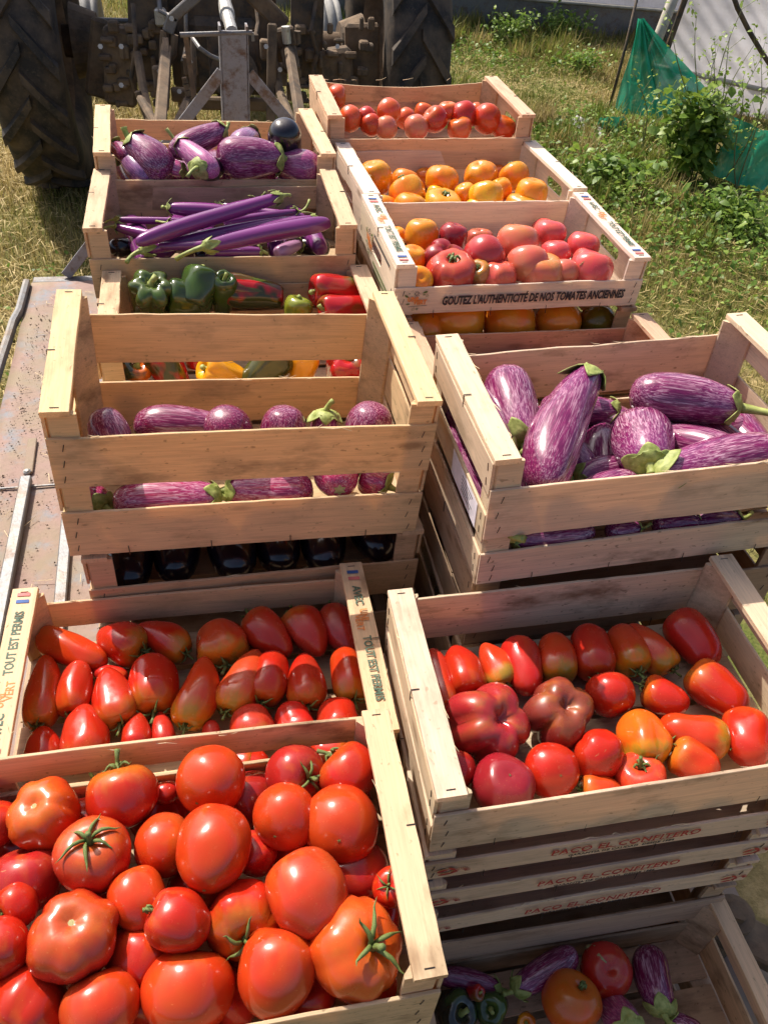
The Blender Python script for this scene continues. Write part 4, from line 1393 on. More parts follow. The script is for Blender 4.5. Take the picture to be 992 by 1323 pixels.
px, py = cr5(637, 405)
end_on('R5', px, py, 40, .135, (-.35, -1, .15), .062, 'round pale striped eggplant with its cut stalk pointing at the viewer', VIO, 1.0, k5, 21, stem=.012, drop=.20)
px, py = cr5(768, 405)
end_on('R5', px, py, 26, .130, (-.5, .75, -.3), .075, 'dark striped eggplant showing only its shiny round end', VIO, .8, k5, 22)
c = CRATES['R5']
for j, (yy, hh, lb) in enumerate([(.030, .135, 'striped eggplant lying along the labelled end, seen through its upper gap'), (-.050, .072, 'striped eggplant lying along the labelled end, seen through its lower gap'), (.09, .06, 'lower eggplant lying behind the paper label')]):
    p = Vector((c['q'][0] - c['W'] / 2 + .044, c['q'][1] + yy, c['floor'] + hh + CAM_H))
    me = body(EGG, .034, .088, 0, 0, 30 + j, .03, 1, .035, segs=24, rings=24)
    o = ob('eggplant', me, M['eggplant'], None, axis_matrix(p, (.05, -1, .0)), (*VIO, .9))
    finish(o, lb, 'eggplant', k5)
    cap, st = egg_calyx(.034, .088, .03, seed=30 + j, stem=.02)
    cap.build('calyx', M['calyx'], o, True)
    st.build('stem', M['calyx'], o, True)


def c4(x, y):
    return (x / 1.7103, 330 + y / 1.7103)


# ==== the tall golden crate
k4 = 'striped eggplants in the tall golden crate'
VD = (0.10, 0.006, 0.040)
for x, y, r, h, d, half, sh, lb in [
    (252, 414, 44, .122, (.25, -.45, -.85), .050, .75, 'round striped eggplant top beside the golden rail post'),
    (508, 398, 52, .118, (.15, .25, -1), .048, .55, 'upright striped eggplant next to the long lying one'),
    (625, 404, 50, .118, (-.1, -.2, -1), .048, .65, 'upright striped eggplant in the middle of the tall crate'),
    (812, 394, 52, .120, (-.15, -.1, -1), .048, .8, 'upright striped eggplant nearest the corner post of the tall crate'),
]:
    px, py = c4(x, y)
    end_on('L4', px, py, r / 1.7103, h, d, half, lb, VD, sh, k4, int(x) % 17)
for B, S, w, hb, hs, bend, stm, lb, sh in [
    ((296, 374), (520, 386), 92, .125, .115, .03, .02, 'long striped eggplant lying across the top of the tall crate', .8),
    ((250, 544), (488, 552), 98, .058, .056, -.02, .014, 'curved striped eggplant with hanging calyx in the lower gap of the tall crate', .9),
    ((700, 555), (500, 520), 100, .050, .056, 0, .02, 'pale striped eggplant in the middle of the lower gap', 1.0),
    ((130, 548), (222, 552), 80, .045, .045, 0, .02, 'eggplant whose green calyx fills the start of the lower gap', .8),
    ((800, 480), (862, 520), 84, .060, .050, 0, .02, 'eggplant with bright yellow-green calyx at the end of the lower gap', .8),
]:
    B, S = c4(*B), c4(*S)
    long_fruit('L4', B, S, w / 1.7103, hb, hs, lb, 'egg', (.19, .010, .055) if hb < .1 else VD, sh, 'eggplant', bend, roll=0, group=k4, stem=stm)
px, py = c4(747, 500)
o = end_on('L4', px, py, 30, .070, (.02, .96, -.05), .07, 'eggplant showing its pale star-shaped base in the lower gap', (0.24, .012, .07), 1.0, k4, 44)
b = MB()
n = 12
vs = [(0, 0, -.0705)] + [((.006 + .004 * (q % 2)) * math.cos(6.283 * q / n), (.006 + .004 * (q % 2)) * math.sin(6.283 * q / n), -.0700) for q in range(n)]
b.add(vs, [(0, 1 + (q + 1) % n, 1 + q) for q in range(n)])
b.build('blossom_scar', M['scar'], o)
px, py = c4(715, 384)
end_on('L4', px, py + 16, 22, .085, (.1, .2, 1), .05, 'eggplant of which only the stalk tip rises behind the upper slat', VD, .8, k4, 46, stem=.02)

# ==== black eggplants below
k5b = 'black eggplants under the tall crate'
BLK = (0.006, 0.004, 0.008)
BL5 = ['first black eggplant from the bare bed side', 'second black eggplant from the bare bed side', 'third black eggplant, near the middle of the dark crate', 'fourth black eggplant, past the middle of the dark crate',
       'fifth black eggplant, close to the inner post', 'last black eggplant against the inner post of the dark crate']
c = CRATES['L5']
for j, lb in enumerate(BL5):
    p = c['mx'] @ Vector((-.196 + .078 * j, -.030 + .012 * (j % 2), .050 + .004 * (j % 3)))
    me = body(EGG, .038, .098, 0, 0, 50 + j, .02, 1, .035, segs=26, rings=26)
    o = ob('eggplant', me, M['black'], None, axis_matrix(p, (.12 * math.sin(j * 2.1), 1, .02)), (*BLK, 0))
    finish(o, lb, 'eggplant', k5b)
    cap, st = egg_calyx(.038, .098, .02, seed=50 + j, stem=.015)
    cap.build('calyx', M['calyx'], o, True)
    st.build('stem', M['calyx'], o, True)


def c3(x, y):
    return (140 + x / 2.7556, 330 + y / 2.7556)


# ==== peppers
k3 = 'peppers in the low crate'
GRN = (0.065, 0.095, 0.020)
DGR = (0.035, 0.062, 0.014)
PRD = (0.42, 0.012, 0.014)
YEL = (0.80, 0.36, 0.01)
def pep(x, y, r, h, d, col, mat, lb, lob=(4, .16), L=None, sh=1, lump=.07, what='bell'):
    c = CRATES['L3']
    px, py = c3(x, y)
    p = at_z(px, py, c['floor'] + h)
    R = r / 2.7556 * depth(p) / F_PX
    p = keep_in('L3', p, R, .9)
    L = L or R * 1.05
    sd = len(ITEMS)
    me = body(BELL, R, L, *lob, sd, 0, 1, lump, segs=44, rings=24)
    o = ob('pepper', me, M[mat], None, axis_matrix(p, d, random.uniform(0, 3)), (*col, sh))
    finish(o, lb, 'pepper', k3)
    b = MB()
    b.tube([(0, 0, L * .72), (0, 0, L * .86), (R * .08, 0, L * 1.0), (R * .28, R * .05, L * 1.10)], [R * .34, R * .14, R * .12, R * .15], 9)
    b.build('stem', M['calyx'], o, True)
    ITEMS.append(o)


pep(155, 138, 80, .100, (.1, -.35, .95), GRN, 'pepper', 'knobbly green pepper with its stem up beside the low rail', (6, .42), lump=.12)
pep(318, 88, 68, .112, (.3, .6, .5), DGR, 'pepper', 'smooth dark green pepper highest in the low crate', (3, .08))
pep(288, 152, 68, .095, (-.8, -.2, .2), DGR, 'pepper', 'green pepper lying in front of the highest green one', (3, .12), L=.042)
pep(408, 130, 48, .095, (.1, -.3, .9), DGR, 'pepper', 'green pepper standing against the brown-red ones', (3, .12), L=.045)
pep(505, 76, 50, .100, (-.95, .1, .15), (.11, .035, .018), 'pepper', 'long brownish pepper lying behind the half-red one', (3, .08), L=.060)
pep(522, 134, 56, .095, (-.95, .1, .1), PRD, 'pepper_turning', 'long pepper half red and half dark brown', (3, .10), L=.056)
pep(672, 205, 52, .085, (.3, .2, .9), (.20, .22, .02), 'pepper', 'yellow-green pepper just showing over the slat of the tall crate', (3, .1))
pep(855, 125, 66, .100, (-.9, -.2, .1), PRD, 'pepper', 'folded bright red pepper with curly calyx by the far rail', (4, .22), L=.050, sh=0)
pep(885, 188, 56, .092, (-.8, -.2, .1), PRD, 'pepper', 'red pepper half hidden below the folded red one', (3, .12), L=.046, sh=0)
pep(92, 425, 62, .045, (.3, -.3, .8), (.55, .12, .01), 'pepper_turning', 'orange and brown pepper at the low post, seen through the upper gap', (3, .12))
pep(212, 410, 72, .050, (-.3, .4, .7), PRD, 'pepper_turning', 'dark topped red pepper seen through the upper gap', (4, .14))
pep(405, 425, 66, .045, (-.8, -.2, .5), YEL, 'pepper_gold', 'yellow pepper lying in the middle of the upper gap', (3, .24), L=.040)
pep(555, 410, 68, .048, (.6, .2, .6), (.07, .07, .014), 'pepper_turning', 'large dark olive pepper next to the yellow one', (3, .12), L=.05)
pep(690, 402, 56, .046, (.2, .2, .9), YEL, 'pepper_gold', 'small yellow pepper between the olive and the red one', (3, .12))
pep(840, 398, 76, .048, (.1, -.4, .8), PRD, 'pepper', 'bright red pepper seen through the upper gap nearest its post', (4, .22), sh=.5)
pep(318, 362, 46, .055, (.1, .4, .8), PRD, 'pepper', 'small red pepper behind the yellow one in the gap', (3, .12), sh=0)


def c2(x, y):
    return (120 + x / 3.2, 130 + y / 3.2)


# ==== long violet eggplants
k2 = 'long violet eggplants'
LV = (0.135, 0.024, 0.130)
for B, S, w, hb, hs, bend, stm, lb, col in [
    ((560, 462), (308, 444), 62, .095, .100, .03, .0, 'violet eggplant with its cut end up at the back of the pile', LV),
    ((500, 460), (672, 412), 36, .100, .100, 0, .022, 'thin violet eggplant behind the longest one', LV),
    ((178, 590), (778, 396), 66, .110, .145, .03, .028, 'longest violet eggplant lying slantwise over the others', LV),
    ((420, 500), (92, 492), 32, .085, .085, 0, .02, 'slim violet eggplant pointing to the wooden post, upper of two', LV),
    ((330, 575), (95, 522), 46, .080, .085, .05, .02, 'slim violet eggplant pointing to the wooden post, lower of two', LV),
    ((480, 548), (310, 508), 40, .090, .095, 0, .035, 'violet eggplant with ragged calyx lying across the slim pair', LV),
    ((540, 505), (850, 462), 46, .100, .100, 0, .030, 'violet eggplant whose stalk points to the staple rail', LV),
    ((870, 498), (205, 638), 64, .105, .085, -.04, .035, 'violet eggplant with its long calyx touching the front slat', LV),
    ((980, 505), (462, 606), 72, .115, .120, -.03, .045, 'violet eggplant whose stalk hangs out over the front slat', LV),
    ((470, 660), (925, 492), 70, .085, .110, .08, .012, 'curved violet eggplant with dark calyx by the staple rail', LV),
    ((560, 590), (240, 600), 38, .098, .090, .05, .02, 'thin violet eggplant under the longest one, cap by the post', LV),
    ((880, 480), (520, 430), 34, .095, .095, .04, .0, 'thin violet eggplant behind the crossing stalks', LV),
    ((700, 560), (330, 548), 36, .100, .092, -.04, .02, 'thin violet eggplant between the longest and the front ones', LV),
    ((480, 668), (700, 625), 50, .080, .080, 0, .01, 'violet eggplant lowest along the front slat', LV),
    ((760, 650), (860, 590), 56, .075, .075, 0, .01, 'pale lilac eggplant end between violet and black ones', (.30, .16, .26)),
]:
    B, S = c2(*B), c2(*S)
    long_fruit('L2', B, S, w / 3.2, hb, hs, lb, 'long', col, 0, 'eggplant', bend + random.uniform(-.035, .035), kink=random.uniform(-.05, .05), mat='violet', group=k2, stem=(stm * 1.2) or .01, drop=.20, curve=.6)
for B, S, w, lb in [((60, 610), (190, 600), 76, 'black eggplant under the slim violet pair'), ((980, 610), (840, 600), 80, 'black eggplant under the violet stalks near the staple rail'),
                    ((420, 640), (640, 620), 80, 'black eggplant beneath the middle of the violet pile')]:
    B, S = c2(*B), c2(*S)
    long_fruit('L2', B, S, w / 3.2, .045, .045, lb, 'egg', BLK, 0, 'eggplant', 0, mat='black', group='black eggplants under the violet ones', stem=.015)
# a second, lower layer carrying the pile
for j in range(6):
    c = CRATES['L2']
    p = Vector((c['q'][0] - .17 + .068 * j, c['q'][1] + random.uniform(-.02, .03), c['floor'] + .055 + CAM_H))
    me = body(LONG, .024, .115, 0, 0, 70 + j, .04, 1, .03, segs=18, rings=20)
    o = ob('eggplant', me, M['violet'], None, axis_matrix(p, (random.uniform(-.2, .2), -1, .05)), (*LV, 0))
    finish(o, 'violet eggplant lying crosswise in the lower layer', 'eggplant', 'lower layer of violet eggplants')

# ==== mixed eggplants
k1 = 'mixed eggplants nearest the tractor'
for B, S, w, hb, hs, bend, stm, lb, col, sh, mt, wh in [
    ((165, 245), (88, 190), 74, .100, .105, 0, .02, 'striped eggplant with green cap tucked behind the wooden post', VIO, .5, None, 'egg'),
    ((285, 215), (200, 205), 72, .105, .105, 0, .02, 'greyish violet eggplant behind the round striped one', (.16, .06, .16), .5, None, 'egg'),
    ((325, 215), (545, 120), 100, .115, .140, 0, .02, 'striped eggplant at the top with its cap towards the metal tower', VIO, .8, None, 'egg'),
    ((510, 300), (360, 180), 90, .105, .130, 0, .04, 'pale violet eggplant with long thin stalk pointing up', (.24, .06, .17), .8, None, 'egg'),
    ((512, 238), (800, 275), 152, .110, .105, 0, .022, 'largest striped eggplant lying in the middle of the mixed crate', VIO, .85, None, 'egg'),
    ((540, 352), (432, 280), 92, .085, .115, -.1, .035, 'black eggplant with thick green stalk at the front slat', BLK, 0, 'black', 'egg'),
    ((320, 275), (392, 350), 60, .090, .085, 0, .01, 'glossy pale striped eggplant between the round and the black one', (.30, .05, .16), 1, None, 'egg'),
]:
    B, S = c2(*B), c2(*S)
    long_fruit('L1', B, S, 1.1 * w / 3.2, hb, hs, lb, wh, col, sh, 'eggplant', bend, mat=mt, group=k1, stem=stm)
for x, y, r, h, d, half, lb, col, sh, mt in [
    (243, 285, 76, .100, (-.5, .5, .35), .058, 'round striped eggplant against the front slat, cap turned away', VIO, .95, None),
    (130, 305, 46, .085, (-.3, .5, .2), .05, 'small grey-violet eggplant end beside the wooden post', (.14, .06, .16), .5, None),
    (797, 182, 64, .118, (.1, .4, -.9), .058, 'black eggplant standing upright in the far corner', BLK, 0, 'black'),
    (880, 330, 66, .085, (-.8, .4, 0), .05, 'lilac striped eggplant at the end of the front slat', (.20, .04, .12), .8, None),
    (628, 170, 50, .100, (.3, .6, 0), .05, 'grey-violet eggplant just visible behind the largest one', (.16, .07, .16), .4, None),
]:
    px, py = c2(x, y)
    end_on('L1', px, py, 1.08 * r / 3.2, h, d, half, lb, col, sh, k1, int(x), mat=mt)
for j in range(5):
    c = CRATES['L1']
    p = Vector((c['q'][0] - .18 + .09 * j, c['q'][1] + random.uniform(-.03, .03), c['floor'] + .045 + CAM_H))
    me = body(EGG, .038, .08, 0, 0, 80 + j, .0, 1, .03, segs=18, rings=18)
    o = ob('eggplant', me, M['eggplant'], None, axis_matrix(p, (random.uniform(-.5, .5), -1, .05)), (*VIO, .7))
    finish(o, 'striped eggplant in the lower layer of the mixed crate', 'eggplant', 'lower layer of mixed eggplants')


# ==== small round tomatoes
def cr1(x, y):
    return (410 + x / 3.4207, 90 + y / 3.4207)


SM = (0.66, 0.075, 0.025)
for i, (x, y, r, h, col, lb) in enumerate([
    (85, 120, 44, .085, SM, 'tomato against the far rail, beside the back slat'), (146, 218, 48, .078, SM, 'tomato nearest the rail post in front'), (218, 213, 40, .080, RED, 'bright tomato third along the front slat'),
    (236, 244, 42, .070, ORED, 'orange tomato low at the front slat'), (318, 184, 46, .090, SM, 'tomato with dark stalk sticking up near the back slat'), (303, 258, 46, .066, PINKO, 'pinkish tomato beside the dried calyx'),
    (437, 256, 48, .066, PINKO, 'pinkish tomato on the other side of the dried calyx'), (520, 220, 51, .080, RED, 'bright red tomato in the middle of the crate'), (576, 184, 40, .090, SM, 'tomato behind the bright red one'),
    (648, 202, 53, .086, RED, 'tall red tomato right behind two others'), (704, 186, 34, .085, SM, 'small tomato glimpsed behind the tall red one'), (628, 262, 48, .064, SM, 'tomato half sunk at the front slat'),
    (748, 220, 57, .082, ORED, 'orange-brown tomato with a blush near the handle end'), (820, 256, 48, .066, ORED, 'orange tomato at the handle end of the front slat'),
    (390, 215, 40, .055, SM, 'shaded tomato under the dried calyx'), (470, 190, 40, .05, SM, 'shaded tomato behind the bright red middle one')]):
    px, py = cr1(x, y)
    round_fruit('R1', px, py, 1.16 * r / 3.4207, h, col, .15, 'small ' + lb.replace('right behind', 'behind').replace('small ', ''), 'round', (random.uniform(-.4, .4), random.uniform(-.2, .8), random.uniform(-.3, .8)),
                {'spread': .6} if i in (4, 6) else None, group='small round tomatoes in the farthest crate', seed=i % 7)


# ==== orange tomatoes
def cr2(x, y):
    return (450 + x / 3.674, 190 + y / 3.674)


for i, (x, y, r, h, kd, col, sh, lb) in enumerate([
    (128, 150, 80, .066, 'oval', ORANGE, .2, 'tall orange tomato in the corner by the printed rail'), (118, 205, 44, .045, 'round', GOLDEN, 0, 'golden tomato showing under the tall corner one'),
    (172, 280, 58, .045, 'round', ORANGE, .1, 'orange tomato at the printed rail and front slat'), (268, 165, 68, .050, 'round', (.75, .15, .012), .1, 'deep orange tomato in shade behind the wrinkled one'),
    (280, 218, 90, .060, 'ribr', ORANGE, .3, 'broad orange tomato with wrinkled stem top'), (292, 290, 80, .055, 'round', ORANGE, .1, 'smooth shiny orange tomato near the front slat'),
    (445, 158, 82, .066, 'ribr', ORANGE, .2, 'large orange tomato against the back slat'), (450, 270, 96, .052, 'rib', GOLDEN, .3, 'ribbed golden tomato shaped like a small pumpkin'),
    (418, 225, 50, .045, 'round', GOLDEN, 0, 'golden tomato wedged behind the pumpkin-shaped one'), (625, 138, 80, .070, 'ribr', ORANGE, .1, 'pale orange tomato standing highest at the back'),
    (556, 228, 54, .055, 'oval', ORANGE, 0, 'narrow orange tomato between two bigger ones'), (650, 240, 86, .062, 'ribr', GOLDEN, .1, 'golden tomato with a ridge down its side'),
    (718, 205, 62, .060, 'ribr', ORANGE, .3, 'ribbed orange tomato beside the scarred one'), (787, 140, 74, .066, 'round', (.76, .19, .012), .3, 'orange tomato with brown scar near the far rail'),
    (622, 296, 76, .040, 'flat', GOLDEN, 0, 'golden tomato low at the front slat'), (864, 235, 82, .060, 'ox', ORANGE, .1, 'smooth orange tomato nearest the grass-side end'),
    (828, 288, 94, .044, 'flat', ORANGE, .6, 'flattish orange tomato with green-brown stem end at the front'), (700, 120, 50, .040, 'round', (.70, .10, .01), 0, 'reddish orange tomato deep in the far shade'),
    (350, 120, 50, .035, 'round', (.70, .12, .01), 0, 'shaded orange tomato between the tall and the large one')]):
    px, py = cr2(x, y)
    ax = (random.uniform(-.3, .3), random.uniform(-.2, .5), 1) if kd in ('rib', 'flat') else (random.uniform(-.4, .4), random.uniform(-.1, .6), random.uniform(.4, 1))
    round_fruit('R2', px, py, r / 3.674, h, col, sh, lb, kd, ax, {'spread': .22, 'stem': .12, 'n': 5} if i in (4, 7, 13, 16) else None, group='orange tomatoes in the pale crate', seed=i % 7)


# ==== pink tomatoes and a column of orange ones
def cr3(x, y):
    return (500 + x / 3.1, 270 + y / 3.1)


for i, (x, y, r, h, kd, col, sh, ax, lb) in enumerate([
    (38, 112, 44, .050, 'round', ORANGE, 0, None, 'orange tomato far along the printed rail'), (138, 108, 67, .070, 'oval', ORANGE, .15, (0, .2, 1), 'tall golden-orange tomato beside the dark double one'),
    (98, 205, 58, .056, 'oval', ORANGE, 0, None, 'orange tomato in the middle of the printed rail'), (130, 292, 58, .050, 'oval', ORANGE, 0, None, 'orange tomato in the corner above the green emblem'),
    (262, 118, 60, .066, 'ox', WINE, 0, (.2, .1, 1), 'dark wine tomato with a curved crease near the back slat'), (370, 122, 56, .050, 'flat', (.40, .05, .04), .1, (0, .2, 1), 'dusky flat tomato at the back slat'),
    (225, 208, 92, .056, 'four', WINE, 0, (.1, -.3, 1), 'wine red tomato cleft around a pale scar'), (275, 296, 108, .050, 'rib', (.46, .035, .035), .06, (-.05, -.15, 1), 'broad ribbed tomato with green star above the emblem'),
    (390, 192, 88, .066, 'round', (.44, .03, .035), 0, (0, .8, .3), 'large dark pink tomato in the centre'), (365, 255, 54, .056, 'rib', BROWNR, .3, (-.3, -.3, .7), 'small brownish ribbed tomato in the centre gap'),
    (522, 135, 86, .070, 'round', PINKO, .1, (.1, .3, 1), 'large salmon tomato behind the centre'), (650, 102, 68, .072, 'round', PINK, 0, (.2, .3, 1), 'bright pink tomato highest at the back'),
    (560, 222, 86, .060, 'round', PINKO, 0, (0, .5, .6), 'speckled salmon pink tomato in the centre front'), (672, 180, 64, .062, 'round', PINK, 0, (0, .3, 1), 'pink tomato beneath the highest one'),
    (780, 150, 67, .066, 'round', PINK, 0, (.2, .2, 1), 'pink tomato beside the handle hole panel'), (640, 292, 98, .046, 'flat', PINKO, .3, (0, .1, 1), 'wide salmon tomato with a pointed tip at the lettered slat'),
    (467, 308, 78, .046, 'ribr', (.62, .06, .05), 0, (0, .2, 1), 'pink tomato above the word AUTHENTICITE'), (705, 255, 60, .050, 'round', PINKO, 0, (.1, .5, .6), 'small salmon tomato between two pink ones'),
    (805, 218, 72, .056, 'flat', PINK, 0, (.3, .2, 1), 'pink tomato resting on the one with a white crack'), (833, 268, 88, .050, 'round', PINK, 0, (.2, .3, .9), 'pink tomato with a thin white crack at the grass-side corner'),
    (600, 60, 50, .035, 'round', PINK, 0, None, 'shaded pink tomato behind the salmon one'), (470, 230, 50, .03, 'round', WINE, 0, None, 'dark tomato under the centre pair')]):
    px, py = cr3(x, y)
    o = round_fruit('R3', px, py, r / 3.1, h, col, sh, lb, kd, ax, {'spread': .3, 'stem': .1, 'n': 5} if i in (7, 9) else None, group='tomatoes in the lettered crate', seed=i % 7, ry=(1.2 if kd in ('rib', 'flat', 'four') else 1.0))
    if i == 19:
        b = MB()
        pts = []
        for t in np.linspace(0, 1, 8):
            a = -1.9 + .12 * math.sin(t * 5)
            el = .15 + t * .9
            pts.append((math.cos(a) * math.cos(el) * 1.0, math.sin(a) * math.cos(el) * 1.0, math.sin(el) * .80))
        b.tube(pts, .016, 4)
        b.build('crack', M['scar'], o, mx=Matrix.Scale(.04, 4))

for i, (x, y, r, col, lb) in enumerate([(590, 428, 38, ORANGE, 'orange tomato filling the gap below the word GOUTEZ'), (662, 425, 33, ORANGE, 'orange tomato in the gap below the word AUTHENTICITE'),
                                    (722, 420, 28, ORANGE, 'orange tomato in the gap below the words DE NOS'), (770, 417, 22, (.16, .07, .01), 'dark olive tomato in the gap by the reddish post'), (548, 432, 26, ORANGE, 'orange tomato end beside the golden rail in the gap')]):
    round_fruit('R3b', px=x, py=y, r=1.1 * r, h=.056, col=(.85, .20, .02) if i != 3 else col, sh=.05, label=lb, kind='round', axis=(0, .6, .6), group='orange tomatoes below the lettered slat', seed=i)
for i, (x, y, r, lb) in enumerate([(668, 482, 34, 'red tomato peeking over the striped eggplant crate near its middle'), (788, 474, 34, 'red tomato peeking up nearest the reddish post'), (625, 486, 28, 'red tomato peeking up nearest the greyish rail'),
                                   (722, 490, 32, 'red tomato low between the two peeking ones'), (835, 470, 24, 'red tomato low beside the reddish post'), (580, 500, 28, 'red tomato glimpsed beside the greyish rail')]):
    round_fruit('R4', px=x, py=y, r=r, h=.050, col=RED, sh=0, label=lb, kind='round', axis=(0, .6, .6), group='red tomatoes in the reddish old crate', seed=i)

# ==== dim tomatoes inside the printed trays
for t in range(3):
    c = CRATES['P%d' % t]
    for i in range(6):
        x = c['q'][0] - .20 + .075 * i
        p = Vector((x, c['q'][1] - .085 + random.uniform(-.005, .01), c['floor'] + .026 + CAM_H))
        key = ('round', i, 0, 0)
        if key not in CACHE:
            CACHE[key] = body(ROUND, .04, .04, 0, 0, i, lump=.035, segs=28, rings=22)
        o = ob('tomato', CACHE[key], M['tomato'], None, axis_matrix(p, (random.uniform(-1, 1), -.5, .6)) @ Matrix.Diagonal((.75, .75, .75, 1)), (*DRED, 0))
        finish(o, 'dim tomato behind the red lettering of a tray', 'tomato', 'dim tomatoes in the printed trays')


# ==== shaded lowest crate
def cr7(x, y):
    return (560 + x / 2.9176, 1180 + y / 2.9176)


kr7 = 'produce in the shaded lowest crate'
for B, S, w, hb, hs, bend, lb, col, sh, grp in [
    ((10, 235), (250, 285), 78, .070, .060, .08, 'dim striped eggplant entering from under the nearest crate', VD, .6, kr7),
    ((520, 95), (300, 290), 112, .085, .070, .03, 'striped eggplant leaning on the far slat of the shaded crate', VD, .75, kr7),
    ((785, 75), (868, 380), 138, .060, .075, -.10, 'striped eggplant standing along the end of the shaded crate', VD, .9, kr7),
    ((1010, 480), (880, 400), 110, .05, .05, 0, 'striped eggplant at the picture bottom beside the crate end', VD, .9, kr7),
]:
    B, S = cr7(*B), cr7(*S)
    long_fruit('R7', B, S, w / 2.9176, hb, hs, lb, 'egg', col, sh, 'eggplant', bend, group=grp, stem=.02)
px, py = cr7(518, 335)
round_fruit('R7', px, py, 113 / 2.9176, .085, (.60, .075, .010), .10, 'orange tomato with small dark marks in the shaded crate', 'round', (.4, .3, .9), {'spread': .12, 'stem': .05}, group=kr7)
px, py = cr7(648, 215)
o = round_fruit('R7', px, py, 98 / 2.9176, .070, RED2, 0, 'red tomato with a rough corky crack in the shaded crate', 'round', (-.1, -.2, 1), None, group=kr7)
b = MB()
pts = []
for t in np.linspace(0, 1, 9):
    el = 1.35 - 1.5 * t
    a = -2.0 + .1 * math.sin(9 * t)
    pts.append((math.cos(a) * math.cos(el) * .99, math.sin(a) * math.cos(el) * .99, math.sin(el) * .78))
b.tube(pts, [.03, .08, .11, .08, .10, .07, .10, .06, .02], 6)
b.build('crack', M['scar'], o, mx=Matrix.Scale(.04, 4))
px, py = cr7(705, 395)
end_on('R7', px, py, 23, .075, (-.1, -.5, .8), .05, 'pale eggplant with its cap facing up beside the cracked tomato', (.22, .05, .12), 1, kr7, 61, stem=.012)
c = CRATES['R7']
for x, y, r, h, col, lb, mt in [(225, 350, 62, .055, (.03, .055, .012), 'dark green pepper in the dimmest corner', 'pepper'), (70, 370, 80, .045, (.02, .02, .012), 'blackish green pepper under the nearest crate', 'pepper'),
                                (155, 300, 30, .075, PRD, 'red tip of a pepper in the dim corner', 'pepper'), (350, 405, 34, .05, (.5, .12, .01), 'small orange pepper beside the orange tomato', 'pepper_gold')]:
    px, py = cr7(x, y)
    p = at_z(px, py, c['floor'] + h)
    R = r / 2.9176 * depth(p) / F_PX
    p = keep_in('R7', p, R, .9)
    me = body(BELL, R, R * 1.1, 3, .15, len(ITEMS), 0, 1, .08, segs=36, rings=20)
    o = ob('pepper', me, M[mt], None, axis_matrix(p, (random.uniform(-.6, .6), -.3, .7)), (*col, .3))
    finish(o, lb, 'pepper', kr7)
    ITEMS.append(o)
    b = MB()
    b.tube([(0, 0, R * .75), (0, 0, R * .95), (R * .2, 0, R * 1.2)], [R * .3, R * .12, R * .13], 8)
    b.build('stem', M['calyx'], o, True)
# leaf scraps on the far side of the plum tomatoes
# ------------------------------------------------------------------ the carried platform
BZ = BED_Z + CAM_H
M['bed'] = mat_rusty('bed_paint', (0.20, 0.21, 0.235), (0.27, 0.175, 0.145), 0.42, 0.75, 0.0, 8.0, (0.24, 0.185, 0.12), 0.9)
M['steel'] = mat_rusty('bare_steel', (0.17, 0.17, 0.175), (0.14, 0.105, 0.085), 0.55, 0.5, 0.4, 14.0, (0.26, 0.22, 0.17), 0.35)
M['tower'] = mat_rusty('tower_paint', (0.25, 0.25, 0.27), (0.13, 0.075, 0.05), 0.56, 0.55, 0.2, 16.0, (0.26, 0.20, 0.15), 0.3)
M['mud'] = mat_rusty('muddy_iron', (0.09, 0.066, 0.046), (0.14, 0.09, 0.055), 0.5, 0.9, 0.0, 14.0, (0.21, 0.145, 0.09), 0.8)
M['dark_iron'] = mat_rusty('dark_iron', (0.045, 0.04, 0.036), (0.11, 0.07, 0.04), 0.5, 0.75, 0.1, 12.0, (0.17, 0.12, 0.08), 0.6)
M['bright_metal'] = mat_rusty('worn_metal', (0.50, 0.49, 0.46), (0.30, 0.24, 0.18), 0.6, 0.4, 0.6, 30.0, (0.35, 0.30, 0.24), 0.3)
M['blue'] = mat_rusty('blue_paint', (0.04, 0.09, 0.20), (0.10, 0.06, 0.04), 0.55, 0.5, 0.1, 10.0)

M['soil_grit'] = mat_flat('soil_grit', (0.26, 0.19, 0.125), 0.95)
plat = empty('transport_platform', Matrix.Translation((0.1, 1.6, 0)))
tag(plat, 'low steel platform with worn pink and blue paint carrying the crates behind the tractor', 'platform')
inv = Matrix.Translation((-0.1, -1.6, 0))
X0, X1, Y0, Y1 = -0.67, 0.93, -0.15, 3.20
XL0 = -0.700
# deck: a grid with small dents, edges a little wavy
nx, ny = 34, 70
v, f = [], []
for j in range(ny + 1):
    for i in range(nx + 1):
        x = X0 + (X1 - X0) * i / nx
        y = Y0 + (Y1 - Y0) * j / ny
        z = BZ + 0.005 * mnoise.noise(Vector((x * 3, y * 3, 1))) + .0015 * mnoise.noise(Vector((x * 14, y * 14, 2))) - 0.004
        if j == ny:
            y += 0.008 * mnoise.noise(Vector((x * 9, 3, 1)))
        v.append((x - .1, y - 1.6, z))
for j in range(ny):
    for i in range(nx):
        a = j * (nx + 1) + i
        f.append((a, a + 1, a + nx + 2, a + nx + 1))
o = ob('deck', mesh_np('deck', v, f, True), M['bed'], plat)
s = o.modifiers.new('plate', 'SOLIDIFY')
s.thickness = 0.006
s.offset = -1
